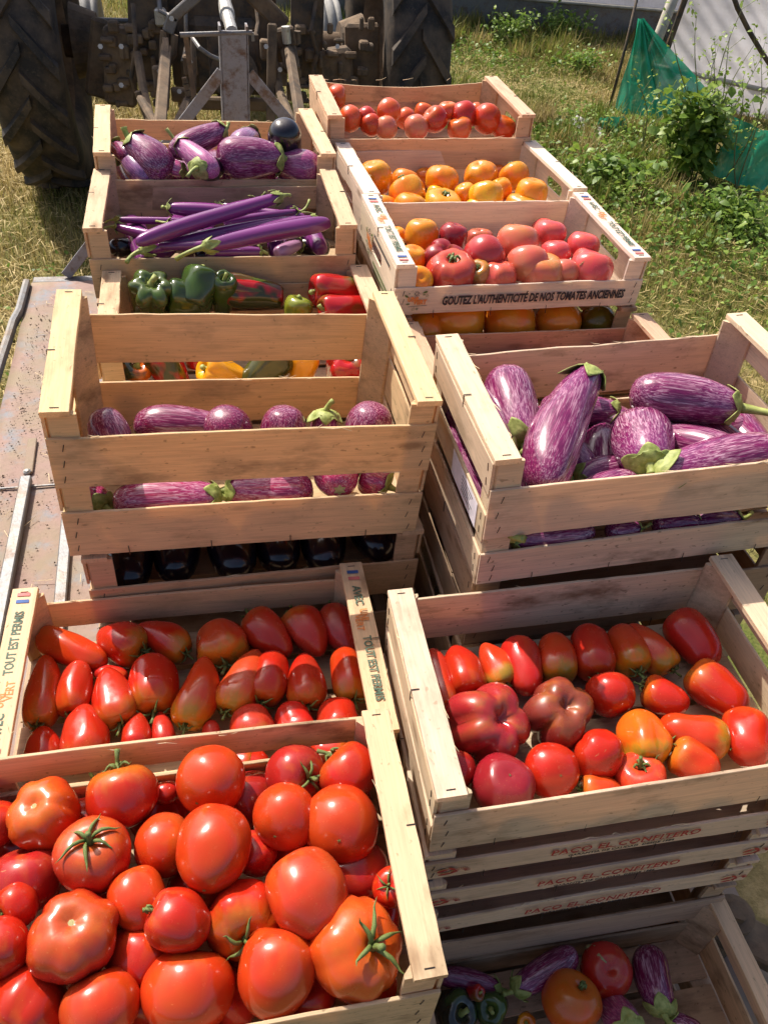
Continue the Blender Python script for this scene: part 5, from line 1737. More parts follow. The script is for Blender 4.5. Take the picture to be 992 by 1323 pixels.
# bent lip along the field side
b = MB()
pts, rs = [], []
n = 40
vs, fs = [], []
for j in range(n + 1):
    t = j / n
    y = Y1 - 0.02 - (Y1 - Y0) * t
    bow = 0.030 * math.sin(t * 9.0) * math.exp(-((t - .25) / .22) ** 2)
    gap = 0.020 + 0.020 * math.exp(-((t - .22) / .10) ** 2)
    xo = X0 - gap + bow * .3
    hz = BZ + 0.018 + 0.006 * math.sin(t * 14)
    for dx, dz in ((-.014, -.03), (-.014, .0), (-.004, .003), (.008, 0), (.008, -.03)):
        vs.append((xo + dx - .1 + (.010 if t < .08 else 0), y - 1.6, hz + dz))
for j in range(n):
    for k in range(4):
        a = j * 5 + k
        fs.append((a, a + 1, a + 6, a + 5))
b.add(vs, fs)
b.build('bent_edge_strip', M['steel'], plat)
# two welded flat bars, a seam and a pocket on the deck
def on_deck(px, py):
    p = at_z(px, py, BED_Z)
    return Vector((p.x - .1, p.y - 1.6, BZ))
b = MB()
p0, p1 = on_deck(36, 622), on_deck(2, 800)
b.bar(p0 + Vector((0, 0, .012)), p1 + (p1 - p0) * 1.5 + Vector((0, 0, .012)), .030, .024, (0, 0, 1), .003)
b.build('side_channel', M['steel'], plat)
b = MB()
p2, p3 = on_deck(43, 568), on_deck(37, 612)
b.bar(p2 + Vector((0, 0, .003)), p3 + Vector((0, 0, .003)), .026, .008, (0, 0, 1), .002)
b.build('pocket_plate', M['bed'], plat)
b = MB()
pc = on_deck(36, 611)
b.tube([pc + Vector((0, 0, 0)), pc + Vector((0, 0, .008))], .011, 12)
b.tube([pc + Vector((0, 0, .008)), pc + Vector((0, 0, .011))], [.008, .005], 10)
b.build('bolt', M['bright_metal'], plat, True)
b = MB()
p4, p5 = on_deck(88, 668), on_deck(78, 790)
b.bar(p4 + Vector((0, 0, .006)), p5 + (p5 - p4) + Vector((0, 0, .006)), .030, .012, (0, 0, 1), .003)
b.build('flat_bar', M['steel'], plat)
b = MB()
p6, p7 = on_deck(-60, 636), on_deck(90, 626)
b.bar(p6 + Vector((0, 0, .001)), p7 + Vector((.5, 0, .001)), .006, .005, (0, 0, 1), .001)
b.build('weld_seam', M['steel'], plat)
# frame beams under the deck and the side facing the grass
for name, a, c_ in (('side_beam', (X0 + .02, Y0, BZ - .05), (X0 + .02, Y1, BZ - .05)), ('side_beam', (X1 - .02, Y0, BZ - .05), (X1 - .02, Y1, BZ - .05)),
                    ('cross_beam', (X0, Y1 + .03, BZ - .045), (X1, Y1 + .03, BZ - .045)), ('cross_beam', (X0, Y0 + .04, BZ - .055), (X1, Y0 + .04, BZ - .055)), ('cross_beam', (X0, 1.5, BZ - .055), (X1, 1.5, BZ - .055))):
    b = MB()
    b.bar(Vector(a) - Vector((.1, 1.6, 0)), Vector(c_) - Vector((.1, 1.6, 0)), .05, .075, (0, 0, 1), .004)
    b.build(name, M['blue'] if name == 'side_beam' else M['steel'], plat)
# runners resting on the field
for x in (X0 + .15, X1 - .15):
    b = MB()
    b.bar((x - .1, Y0 - 1.5, .045), (x - .1, Y1 - 1.7, .045), .08, .09, (0, 0, 1), .006)
    for y in (Y0 + .15, 1.5, Y1 - .15):
        b.bar((x - .1, y - 1.6, .05), (x - .1, y - 1.6, BZ - .09), .06, .06, (0, 1, 0), .004)
    b.build('runner', M['dark_iron'], plat)
# hub with a nut at the grass side, seen beside the shaded crate
hub = MB()
hp = at_z(950, 1180, -1.42) - Vector((.1, 1.6, 0))
hub.tube([hp + Vector((0, 0, -.16)), hp + Vector((0, 0, .0))], .034, 18)
hub.tube([hp + Vector((0, 0, 0)), hp + Vector((0, 0, .016))], .019, 6)
hub.bar(hp + Vector((-.05, .02, -.03)), hp + Vector((.10, -.09, -.05)), .07, .03, (0, 0, 1), .004)
hub.build('hub', M['mud'], plat)

# dirt, grit and straw bits lying on the deck
b = MB()
for _ in range(1100):
    if random.random() < .75:
        x = X0 + .03 + abs(random.gauss(0, .11))
    else:
        x = random.uniform(X0 + .03, -.2)
    y = random.choice((1.1, 1.5, 1.9, 2.3, 2.7)) + random.gauss(0, .16)
    r = abs(random.gauss(.0012, .0012)) + .0006
    p = Vector((x - .1, y - 1.6, BZ + .001))
    a0 = random.uniform(0, 6.28)
    vs = [p + Vector((math.cos(a0 + k * 2.09) * r * random.uniform(.7, 1.5), math.sin(a0 + k * 2.09) * r * random.uniform(.7, 1.5), -.001)) for k in range(3)] + [p + Vector((0, 0, r * .9))]
    b.add(vs, [(0, 1, 3), (1, 2, 3), (2, 0, 3)])
tag(b.build('grit', M['soil_grit'], plat), kind='stuff')
b = MB()
for _ in range(60):
    p = Vector((random.uniform(X0 + .03, -.25) - .1, random.uniform(1, Y1 - .1) - 1.6, BZ + .003))
    a0 = random.uniform(0, 6.28)
    L0 = random.uniform(.01, .05)
    b.tube([p, p + Vector((math.cos(a0) * L0, math.sin(a0) * L0, .002))], .0009, 4)
tag(b.build('straw_bits', M['fibre'], plat), kind='stuff')

# headstock tower at the tractor end
YT = 3.24
def PT(px, py, y=YT):
    p = at_y(px, py, y)
    return Vector((p.x - .1, p.y - 1.6, p.z))
b = MB()
top, bot = PT(302, 40), PT(303, 185)
bot2 = Vector((bot.x, bot.y, BZ - .02))
w = (PT(320, 40) - PT(285, 40)).length
b.bar(top, bot2, w, .010, (0, -1, 0), .001)
for s_ in (-1, 1):
    off = Vector((s_ * w / 2, .026, 0))
    b.bar(top + off + Vector((0, 0, .016)), bot2 + off, .008, .062, (0, -1, 0), .001)
b.build('upright_channel', M['tower'], plat)
for (q0, q1, nm) in (((287, 93), (222, 178), 'brace'), ((322, 95), (384, 170), 'brace')):
    b = MB()
    a, e = PT(*q0), PT(*q1)
    e2 = e + (e - a) * ((e.z - BZ) / max(.01, a.z - e.z))
    b.bar(a + Vector((0, .0, 0)), e2, .040, .008, (0, -1, 0), .001)
    b.bar(a + Vector((0, .02, -.018)), e2 + Vector((0, .02, -.018)), .008, .040, (0, -1, 0), .001)
    b.build(nm, M['tower'], plat)
b = MB()
b.tube([PT(233, 45), PT(326, 42)], .008, 8)
b.tube([PT(326, 42), PT(327, 53)], .006, 8)
b.build('hitch_pin', M['steel'], plat)
b = MB()
b.bar(PT(240, 46, YT + .03), PT(252, 132, YT + .03), .018, .012, (0, -1, 0), .001)
b.build('side_strap', M['mud'], plat)

# ------------------------------------------------------------------ tractor, seen from behind
M['rubber'] = None
t = NT('tyre_rubber')
oi_ = t.randoff()
n1 = t.noise(t.coord('Object', (1, 1, 1), oi_), 7, 5, 0.6)
n2 = t.noise(t.coord('Object', (1, 1, 1), oi_), 60, 4, 0.6)
colr = t.mix(t.ramp(n1, [(0.40, 0.0), (0.62, 1.0)]), (0.030, 0.028, 0.027), (0.105, 0.078, 0.056))
colr = t.mix(t.math('MULTIPLY', t.ramp(n2, [(0.55, 0.0), (0.7, 1.0)]), 0.4), colr, (0.15, 0.115, 0.08))
t.bsdf(colr, 0.75, t.bump(n2, 0.4, 0.003), spec=0.3)
M['rubber'] = t.m

M['front_rubber'] = mat_flat('dusty_front_rubber', (0.30, 0.29, 0.27), 0.7)
trac = empty('tractor', Matrix.Translation((0.25, 5.9, 0)))
tag(trac, 'old muddy tractor seen from behind with big ribbed rear tyres', 'tractor')
TI = Vector((0.25, 5.9, 0))


def wheel(x0, x1, yc, R, name='rear_tyre', lugs=20, rimmat='mud', lugh=.032):
    w = x1 - x0
    xc = (x0 + x1) / 2 - TI.x
    # carcass: revolve a section round x
    sec = [(-.30, .56), (-.40, .60), (-.485, .72), (-.50, .84), (-.47, .925), (-.40, .955), (-.2, .965), (0, .97), (.2, .965), (.40, .955), (.47, .925), (.50, .84), (.485, .72), (.40, .60), (.30, .56)]
    if not lugs:
        sec = [(-.30, .56), (-.44, .70), (-.48, .84), (-.44, .93), (-.36, .965), (-.25, .98), (-.22, .94), (-.16, .94), (-.13, .995), (.13, .995), (.16, .94), (.22, .94), (.25, .98), (.36, .965), (.44, .93), (.48, .84), (.44, .70), (.30, .56)]
    n = 72
    v, f = [], []
    for i in range(n):
        a = 2 * math.pi * i / n
        for sx, sr in sec:
            v.append((xc + sx * w, yc - TI.y + math.cos(a) * sr * R, R + math.sin(a) * sr * R))
    k = len(sec)
    for i in range(n):
        for j in range(k - 1):
            f.append((i * k + j, i * k + j + 1, ((i + 1) % n) * k + j + 1, ((i + 1) % n) * k + j))
    if not lugs:      # grooved front tread
        v = [(a, b_, c_) for a, b_, c_ in v]
    ty = ob(name, mesh_np(name, v, f, True), M['rubber'] if lugs else M['front_rubber'], trac)
    # slanting tread bars, each its own piece
    if lugs:
        lm = MB()
        for side in (1,):
            pts_in, pts_out = [], []
            segs = 5
            for q in range(segs + 1):
                u = q / segs
                xx = side * w * (-.03 + .50 * u)
                a = .30 * u
                hr = R * (.970 - .02 * u ** 3)
                wid = .035 + .012 * u
                for da, rr in ((-wid / R, hr - .01), (-wid / R * .7, hr + lugh), (wid / R * .7, hr + lugh), (wid / R, hr - .01)):
                    lm.v.append((xx, math.cos(a + da) * rr, math.sin(a + da) * rr))
            for q in range(segs):
                for j in range(3):
                    a0 = q * 4 + j
                    lm.f.append((a0, a0 + 1, a0 + 5, a0 + 4))
            lm.f.append((0, 3, 2, 1))
            e = segs * 4
            lm.f.append((e, e + 1, e + 2, e + 3))
        me = mesh_np('tread_bar', lm.v, lm.f)
        lm2 = [(-x, y, z) for x, y, z in lm.v]
        me2 = mesh_np('tread_bar', lm2, [q[::-1] for q in lm.f])
        me.materials.append(M['rubber'])
        me2.materials.append(M['rubber'])
        for i in range(lugs):
            for jj, mm in ((0, me), (.5, me2)):
                a = 2 * math.pi * (i + jj) / lugs
                ob('tread_bar', mm, None, ty, Matrix.Translation((xc, yc - TI.y, R)) @ Matrix.Rotation(a, 4, 'X'))
    # rim: dished disc with a hub
    b = MB()
    n = 40
    rs = [(.56, -.30), (.54, -.28), (.50, -.1), (.46, -.02), (.30, .02), (.22, -.06), (.12, -.08), (0, -.08)]
    vs, fs = [], []
    for sr, sx in rs:
        for i in range(n):
            a = 2 * math.pi * i / n
            vs.append((xc + sx * w, yc - TI.y + math.cos(a) * sr * R, R + math.sin(a) * sr * R))
    for j in range(len(rs) - 1):
        for i in range(n):
            fs.append((j * n + i, (j + 1) * n + i, (j + 1) * n + (i + 1) % n, j * n + (i + 1) % n))
    for j, (sr, sx) in enumerate([(.56, .30), (.54, .28), (.50, .1), (.46, .02)]):
        for i in range(n):
            a = 2 * math.pi * i / n
            vs.append((xc + sx * w, yc - TI.y + math.cos(a) * sr * R, R + math.sin(a) * sr * R))
    o0 = len(rs) * n
    for j in range(3):
        for i in range(n):
            fs.append((o0 + j * n + i, o0 + j * n + (i + 1) % n, o0 + (j + 1) * n + (i + 1) % n, o0 + (j + 1) * n + i))
    b.add(vs, fs)
    b.build('rim', M[rimmat], ty, True)
    return ty


wheel(-1.00, -0.615, 5.58, 0.80)
wheel(1.13, 1.50, 5.58, 0.80)
wheel(1.13, 1.33, 7.70, 0.37, 'front_tyre', 0, 'bright_metal')
wheel(-0.80, -0.60, 7.70, 0.37, 'front_tyre', 0, 'bright_metal')


def T(px, py, y):
    p = at_y(px, py, y)
    return Vector((p.x - TI.x, p.y - TI.y, p.z))


def part(name, mat, fn, smooth=False):
    b = MB()
    fn(b)
    return b.build(name, M[mat], trac, smooth)


AX = 5.58 - TI.y
part('rear_axle', 'mud', lambda b: (b.tube([(-.92, AX, .80), (-.30, AX, .80), (.30, AX, .80), (.92, AX, .80)], [.085, .11, .11, .085], 16), 0), True)
part('axle_flange', 'mud', lambda b: b.tube([(-.86, AX, .80), (-.72, AX, .80)], [.20, .15], 20))
part('axle_flange', 'mud', lambda b: b.tube([(.86, AX, .80), (.72, AX, .80)], [.20, .15], 20))
part('gearbox', 'dark_iron', lambda b: (b.box((0, AX + .05, .86), (.62, .60, .56), None, .05), b.box((0, AX - .22, .80), (.40, .16, .40), None, .04), b.box((0, AX + .55, .80), (.44, .6, .46), None, .05)))
part('lift_housing', 'dark_iron', lambda b: (b.box((0, AX + .0, 1.24), (.46, .50, .26), None, .05), b.tube([(-.36, AX - .12, 1.24), (.36, AX - .12, 1.24)], .06, 14)))
part('engine_block', 'dark_iron', lambda b: (b.box((0, 1.35, .95), (.42, 1.3, .6), None, .06), b.box((0, 1.35, .60), (.3, 1.1, .2), None, .04)))
part('bonnet', 'blue', lambda b: b.box((0, 1.45, 1.40), (.56, 1.5, .34), None, .08))
part('mudguard', 'mud', lambda b: b.box((-.80, AX, 1.72), (.50, 1.3, .03), None, .01))
part('mudguard', 'mud', lambda b: b.box((1.06, AX, 1.72), (.46, 1.3, .03), None, .01))
part('front_axle', 'mud', lambda b: b.tube([(-1.0, 1.8, .40), (-.3, 1.8, .46), (.3, 1.8, .46), (1.0, 1.8, .40)], .05, 10))
# the hanging plates and links around the hitch
part('drop_plate', 'mud', lambda b: b.bar(T(135, 25, 5.1), T(126, 125, 5.1), .13, .05, (0, -1, 0), .015))
part('axle_bracket', 'mud', lambda b: b.bar(T(155, 35, 5.0), T(157, 135, 5.0), .17, .10, (0, -1, 0), .02))
part('hanging_plate', 'dark_iron', lambda b: b.bar(T(190, -30, 5.0), T(193, 108, 5.0), .20, .06, (0, -1, 0), .02))
part('hanging_plate', 'dark_iron', lambda b: b.bar(T(398, -30, 5.0), T(395, 108, 5.0), .18, .06, (0, -1, 0), .02))
part('axle_bracket', 'mud', lambda b: b.bar(T(430, 62, 5.0), T(436, 125, 5.0), .20, .10, (0, -1, 0), .02))
part('drop_plate', 'mud', lambda b: b.bar(T(468, 30, 5.05), T(468, 140, 5.05), .20, .05, (0, -1, 0), .015))
part('brake_rod', 'steel', lambda b: b.tube([T(125, 26, 5.3), T(170, 27, 5.3)], .014, 8))
part('lower_link', 'mud', lambda b: (b.bar(T(215, 60, 4.6), T(206, 175, 3.6), .05, .03, (0, -1, 0), .006), b.bar(T(214, 50, 4.6), T(216, 88, 4.4), .03, .02, (0, -1, 0), .004)))
part('lower_link', 'mud', lambda b: b.bar(T(373, 60, 4.6), T(390, 165, 3.6), .05, .03, (0, -1, 0), .006))
part('link_chain', 'mud', lambda b: [b.tube([T(178 + k * 3.2, 118 + k * 9, 4.4), T(181 + k * 3.2, 127 + k * 9, 4.4)], .016, 6) for k in range(6)])
part('lift_rod', 'mud', lambda b: (b.tube([T(212, 40, 4.7), T(210, 78, 4.7), T(217, 84, 4.7)], .018, 8), b.tube([T(226, 45, 4.7), T(224, 70, 4.7), T(217, 84, 4.7), T(214, 140, 4.4)], .018, 8)))
part('lift_arm', 'steel', lambda b: (b.bar(T(262, -12, 4.7), T(222, 24, 4.7), .050, .03, (0, -1, 0), .006), b.bar(T(224, 20, 4.7), T(217, 42, 4.7), .055, .03, (0, -1, 0), .006)))
part('lift_arm', 'mud', lambda b: (b.bar(T(322, -12, 4.7), T(368, 34, 4.7), .085, .04, (0, -1, 0), .01)))
part('levelling_box', 'mud', lambda b: (b.bar(T(366, 35, 4.6), T(371, 60, 4.6), .10, .06, (0, -1, 0), .01), b.bar(T(372, 60, 4.6), T(378, 92, 4.5), .08, .05, (0, -1, 0), .01), b.tube([T(384, 40, 4.6), T(384, 56, 4.6)], .02, 6)))
part('shackle', 'bright_metal', lambda b: b.tube([T(369, 34, 4.55), T(371, 56, 4.55)], .022, 10))
part('top_link', 'bright_metal', lambda b: (b.tube([T(300, 42, 3.30), T(294, 20, 3.6)], .022, 12), b.tube([T(294, 20, 3.6), T(291, 6, 4.2), T(290, -8, 5.0)], .030, 12)))
part('hydraulic_hose', 'steel', lambda b: b.tube([T(248, 48, 4.4), T(258, 62, 4.3), T(272, 72, 4.3), T(286, 78, 4.3)], .010, 8))
part('hydraulic_hose', 'dark_iron', lambda b: b.tube([T(172, 5, 4.8), T(176, 60, 4.7), T(170, 100, 4.7), T(176, 120, 4.7)], .012, 8))
part('drawbar', 'mud', lambda b: (b.box((0, -.9, .52), (.10, 1.2, .05), None, .01), b.bar(T(230, 132, 4.6), T(372, 136, 4.6), .06, .05, (0, -1, 0), .01)))
part('hitch_frame', 'mud', lambda b: (b.bar(T(352, 30, 4.5), T(350, 165, 4.4), .045, .04, (0, -1, 0), .008), b.bar(T(250, 50, 4.5), T(250, 160, 4.4), .03, .03, (0, -1, 0), .008), b.bar(T(248, 120, 4.6), T(226, 170, 3.9), .05, .04, (0, -1, 0), .008)))
part('mirror_bracket', 'bright_metal', lambda b: b.box(T(208, 22, 4.9), (.06, .05, .08), None, .01))

part('check_chain', 'mud', lambda b: [b.tube([T(238 + k * 2.0, 100 + k * 8.5, 4.4), T(240 + k * 2.0, 107 + k * 8.5, 4.4)], .014, 6) for k in range(7)])
part('stabiliser_bar', 'mud', lambda b: (b.tube([T(178, 70, 4.7), T(186, 118, 4.5), T(196, 160, 4.1)], .022, 8), b.tube([T(182, 128, 4.3), T(205, 168, 3.9)], .020, 8)))
part('stabiliser_bar', 'mud', lambda b: (b.tube([T(352, 66, 4.6), T(362, 120, 4.4), T(378, 160, 4.0)], .022, 8)))
part('remote_pipe', 'steel', lambda b: (b.tube([T(205, -5, 4.9), T(207, 14, 4.85), T(218, 20, 4.8), T(232, 18, 4.8)], .012, 8), b.tube([T(240, -5, 4.9), T(241, 60, 4.8), T(236, 80, 4.75)], .010, 8)))
part('remote_pipe', 'dark_iron', lambda b: b.tube([T(330, -5, 4.8), T(334, 30, 4.7), T(328, 60, 4.6), T(336, 90, 4.6)], .012, 8))
part('remote_pipe', 'dark_iron', lambda b: (b.tube([T(410, -8, 5.0), T(402, 40, 4.9), T(410, 70, 4.9), T(404, 96, 4.9)], .012, 8)))
part('pto_guard', 'dark_iron', lambda b: (b.tube([T(303, 92, 4.9), T(303, 96, 4.5)], [.10, .12], 18), b.bar(T(270, 80, 4.6), T(336, 80, 4.6), .02, .25, (0, 0, 1), .004)))
[part('clevis', 'mud', lambda b, q=q_: b.box(T(q[0], q[1], 4.55), (q[2], .06, q[3]), None, .008)) for q_ in ((206, 100, .06, .10), (246, 84, .07, .09), (232, 122, .08, .06), (362, 96, .07, .10), (378, 118, .06, .08), (344, 64, .06, .09))]
part('bolts', 'bright_metal', lambda b: [b.tube([T(x, y, 4.45), T(x, y, 4.42)], .012, 6) for x, y in ((206, 92), (246, 80), (232, 118), (362, 90), (378, 112), (344, 60), (222, 24), (157, 60), (157, 110), (436, 60), (436, 112), (130, 60))])
mud_ = part('mud_clods', 'mud', lambda b: [b.box(T(random.uniform(125, 210) if random.random() < .5 else random.uniform(375, 480), random.uniform(30, 135), 4.95), [random.uniform(.02, .07) for _ in range(3)], Matrix.Translation((0, 0, 0)), .008) for _ in range(70)])
tag(mud_, kind='stuff')

# ------------------------------------------------------------------ ground
def land(x, y):
    return 0.05 * mnoise.noise(Vector((x * .5, y * .5, 4))) + .02 * mnoise.noise(Vector((x * 2, y * 2, 9)))


t = NT('field_soil')
cc = t.coord('Object')
n1 = t.noise(cc, 1.2, 6, 0.62)
n2 = t.noise(cc, 14, 6, 0.7)
n3 = t.noise(cc, 90, 3, 0.6)
col = t.ramp(n2, [(0.3, (0.12, 0.095, 0.04)), (0.5, (0.25, 0.19, 0.085)), (0.7, (0.40, 0.30, 0.15))])
col = t.mix(t.ramp(n1, [(0.42, 0.0), (0.6, 1.0)]), col, t.ramp(n3, [(0.3, (0.05, 0.075, 0.015)), (0.7, (0.13, 0.14, 0.035))]))
t.bsdf(col, 0.95, t.bump(n3, 0.6, 0.01), spec=0.1)
M['soil'] = t.m
xs = np.r_[-90, -50, -25, -12, np.arange(-7, 11.01, .25), 16, 28, 50, 90]
ys = np.r_[-40, -20, -8, np.arange(-2, 16.01, .25), 22, 35, 60, 120]
v = [(x, y, land(x, y) if abs(x) < 11 and -3 < y < 17 else 0) for y in ys for x in xs]
n = len(xs)
f = [(j * n + i, j * n + i + 1, (j + 1) * n + i + 1, (j + 1) * n + i) for j in range(len(ys) - 1) for i in range(n - 1)]
g = ob('ground', mesh_np('ground', v, f, True), M['soil'])
tag(g, 'dry grassy field soil', kind='structure')

# ------------------------------------------------------------------ grass, thousands of blades
t = NT('grass_blades')
at = t.node('ShaderNodeAttribute', attribute_name='tone')
sp_ = t.sep(at.outputs['Color'])
col = t.ramp(sp_[0], [(0.0, (0.11, 0.17, 0.022)), (0.35, (0.24, 0.28, 0.05)), (0.6, (0.42, 0.34, 0.11)), (1.0, (0.62, 0.48, 0.23))])
col = t.mix(1.0, col, t.ramp(sp_[1], [(0, .5), (1, 1.0)]), 'MULTIPLY')
t.bsdf(col, 0.6, spec=0.25, transl=0.35)
M['grass'] = t.m


def fbm(x, y, s, seed):
    """cheap smooth noise on arrays"""
    r = np.random.default_rng(seed)
    out = np.zeros_like(x)
    amp = 1.0
    for o in range(3):
        for _ in range(4):
            a = r.uniform(0, 2 * math.pi)
            fr = s * (2 ** o) * r.uniform(.7, 1.3)
            out += amp * np.sin((x * math.cos(a) + y * math.sin(a)) * fr + r.uniform(0, 6.28)) * .5
        amp *= .55
    return out / 3.0


def blades(name, X, Y, H, Wd, tone, lean=0.6, label='', z0=None, segs=2):
    n = len(X)
    Z = np.array([land(a, b) for a, b in zip(X, Y)]) if z0 is None else z0
    ang = RNG.uniform(0, 2 * np.pi, n)
    ln = RNG.normal(0, lean, n) * H
    dx, dy = np.cos(ang), np.sin(ang)
    sx, sy = -dy, dx
    curl = RNG.uniform(.2, 1.0, n)
    V = np.zeros((n, 2 * segs + 1, 3), dtype=np.float32)
    for k in range(segs):
        u = k / segs
        off = ln * u ** (1 + curl)
        w = Wd * (1 - u * .5) / 2
        for s_, q in ((-1, 0), (1, 1)):
            V[:, 2 * k + q, 0] = X + dx * off + s_ * sx * w
            V[:, 2 * k + q, 1] = Y + dy * off + s_ * sy * w
            V[:, 2 * k + q, 2] = Z + H * u
    V[:, 2 * segs, 0] = X + dx * ln
    V[:, 2 * segs, 1] = Y + dy * ln
    V[:, 2 * segs, 2] = Z + H * np.sqrt(np.maximum(.25, 1 - (ln / (H + 1e-6)) ** 2 * .4))
    m = 2 * segs + 1
    F = []
    for k in range(segs - 1):
        F += [(2 * k, 2 * k + 1, 2 * k + 3), (2 * k, 2 * k + 3, 2 * k + 2)]
    F.append((2 * segs - 2, 2 * segs - 1, 2 * segs))
    F = np.array(F)
    FF = (F[None] + (np.arange(n) * m)[:, None, None]).reshape(-1, 3)
    me = mesh_np(name, V.reshape(-1, 3), FF)
    at_ = me.color_attributes.new('tone', 'FLOAT_COLOR', 'POINT')
    c_ = np.ones((n, m, 4), dtype=np.float32)
    c_[:, :, 0] = tone[:, None]
    c_[:, :, 1] = RNG.uniform(0, 1, n)[:, None]
    at_.data.foreach_set('color', c_.ravel())
    o = ob(name, me, M['grass'])
    tag(o, label, kind='stuff')
    return o


def scatter(n, x0, x1, y0, y1, keep=None):
    X = RNG.uniform(x0, x1, n)
    Y = RNG.uniform(y0, y1, n)
    if keep is not None:
        k = keep(X, Y)
        X, Y = X[k], Y[k]
    return X, Y


def visible(X, Y, m=60):
    P = np.stack([X, Y, np.full_like(X, -CAM_H)])
    c_ = MC @ P
    px = IW / 2 + F_PX * c_[0] / c_[2]
    py = IH / 2 + F_PX * c_[1] / c_[2]
    return (c_[2] > 0) & (px > -m) & (px < IW + m) & (py > -m - 40) & (py < 900) & ~((X > X0) & (X < X1) & (Y < Y1))


def dryness(X, Y):
    d = .55 + .40 * fbm(X, Y, 1.1, 3) + .20 * fbm(X, Y, 4.0, 5)
    d = d + .25 * np.exp(-((X + 1.3) ** 2) / 1.2)                 # mown strip on the field side
    d = d - .45 * np.exp(-(((X - 3.6) / .9) ** 2 + ((Y - 5.0) / 1.2) ** 2))
    d = d - .35 * np.exp(-(((X - 3.3) / 1.2) ** 2 + ((Y - 10.3) / 1.6) ** 2))
    return d


def clumps(X, Y):
    return np.clip(.6 + .9 * fbm(X, Y, 3.2, 11), 0.12, 1.6)


X, Y = scatter(620000, -4.0, 8.5, 1.5, 12.5, visible)
keep = RNG.uniform(0, 1, len(X)) < np.clip(9.0 / (Y ** 1.5), .12, 1)
X, Y = X[keep], Y[keep]
H = (.025 + .075 * RNG.random(len(X)) ** 1.6) * clumps(X, Y) * (1 + .9 * np.clip((Y - 4.5) / 4, 0, 1)) + .012
tone = np.clip(dryness(X, Y) + RNG.normal(0, .16, len(X)), 0, 1)
blades('field_grass', X, Y, H, .0022 + .0007 * Y, tone, .75, 'mixed dry and green field grass')
# taller tufts along the tunnels
tx, ty_ = scatter(300, 1.5, 6.5, 4.0, 11.5, visible)
kk = fbm(tx, ty_, 1.6, 21) > -.05
tx, ty_ = tx[kk], ty_[kk]
X = (tx[:, None] + RNG.normal(0, .07, (len(tx), 90))).ravel()
Y = (ty_[:, None] + RNG.normal(0, .07, (len(tx), 90))).ravel()
H = np.abs(RNG.normal(.125, .055, len(X))) + .03
tone = np.clip(np.repeat(RNG.uniform(.05, .85, len(tx)), 90) + RNG.normal(0, .1, len(X)), 0, 1)
blades('tall_grass', X, Y, H, .0045 + .0006 * Y, tone, .45, 'tall tufts of grass along the tunnels', segs=3)
# cut straw lying about
X, Y = scatter(26000, -3.5, 6, 1.8, 10, visible)
ang = RNG.uniform(0, 6.28, len(X))
L_ = RNG.uniform(.03, .13, len(X))
V = np.zeros((len(X), 3, 3), dtype=np.float32)
Z = np.array([land(a, b) for a, b in zip(X, Y)]) + RNG.uniform(.01, .06, len(X))
V[:, 0] = np.stack([X - np.cos(ang) * L_ / 2, Y - np.sin(ang) * L_ / 2, Z], 1)
V[:, 1] = np.stack([X + np.cos(ang) * L_ / 2, Y + np.sin(ang) * L_ / 2, Z + RNG.uniform(-.01, .03, len(X))], 1)
V[:, 2] = V[:, 1] + np.stack([-np.sin(ang) * .006, np.cos(ang) * .006, np.zeros(len(X))], 1)
me = mesh_np('straw', V.reshape(-1, 3), np.arange(len(X) * 3).reshape(-1, 3))
ca_ = me.color_attributes.new('tone', 'FLOAT_COLOR', 'POINT')
cl = np.ones((len(X) * 3, 4), dtype=np.float32)
cl[:, 0] = np.repeat(RNG.uniform(.75, 1, len(X)), 3)
ca_.data.foreach_set('color', cl.ravel())
tag(ob('straw', me, M['grass']), 'loose dry straw on the field', kind='stuff')

# ------------------------------------------------------------------ leafy weeds
M['leaf'] = mat_green('weed_leaf', (0.06, 0.13, 0.018), (0.21, 0.32, 0.05), 30, 0.45, 0.4)
M['leaf_light'] = mat_green('weed_leaf_light', (0.14, 0.23, 0.025), (0.33, 0.42, 0.08), 30, 0.45, 0.35)
M['stalk'] = mat_green('weed_stalk', (0.10, 0.12, 0.04), (0.20, 0.20, 0.09), 30, 0.6)


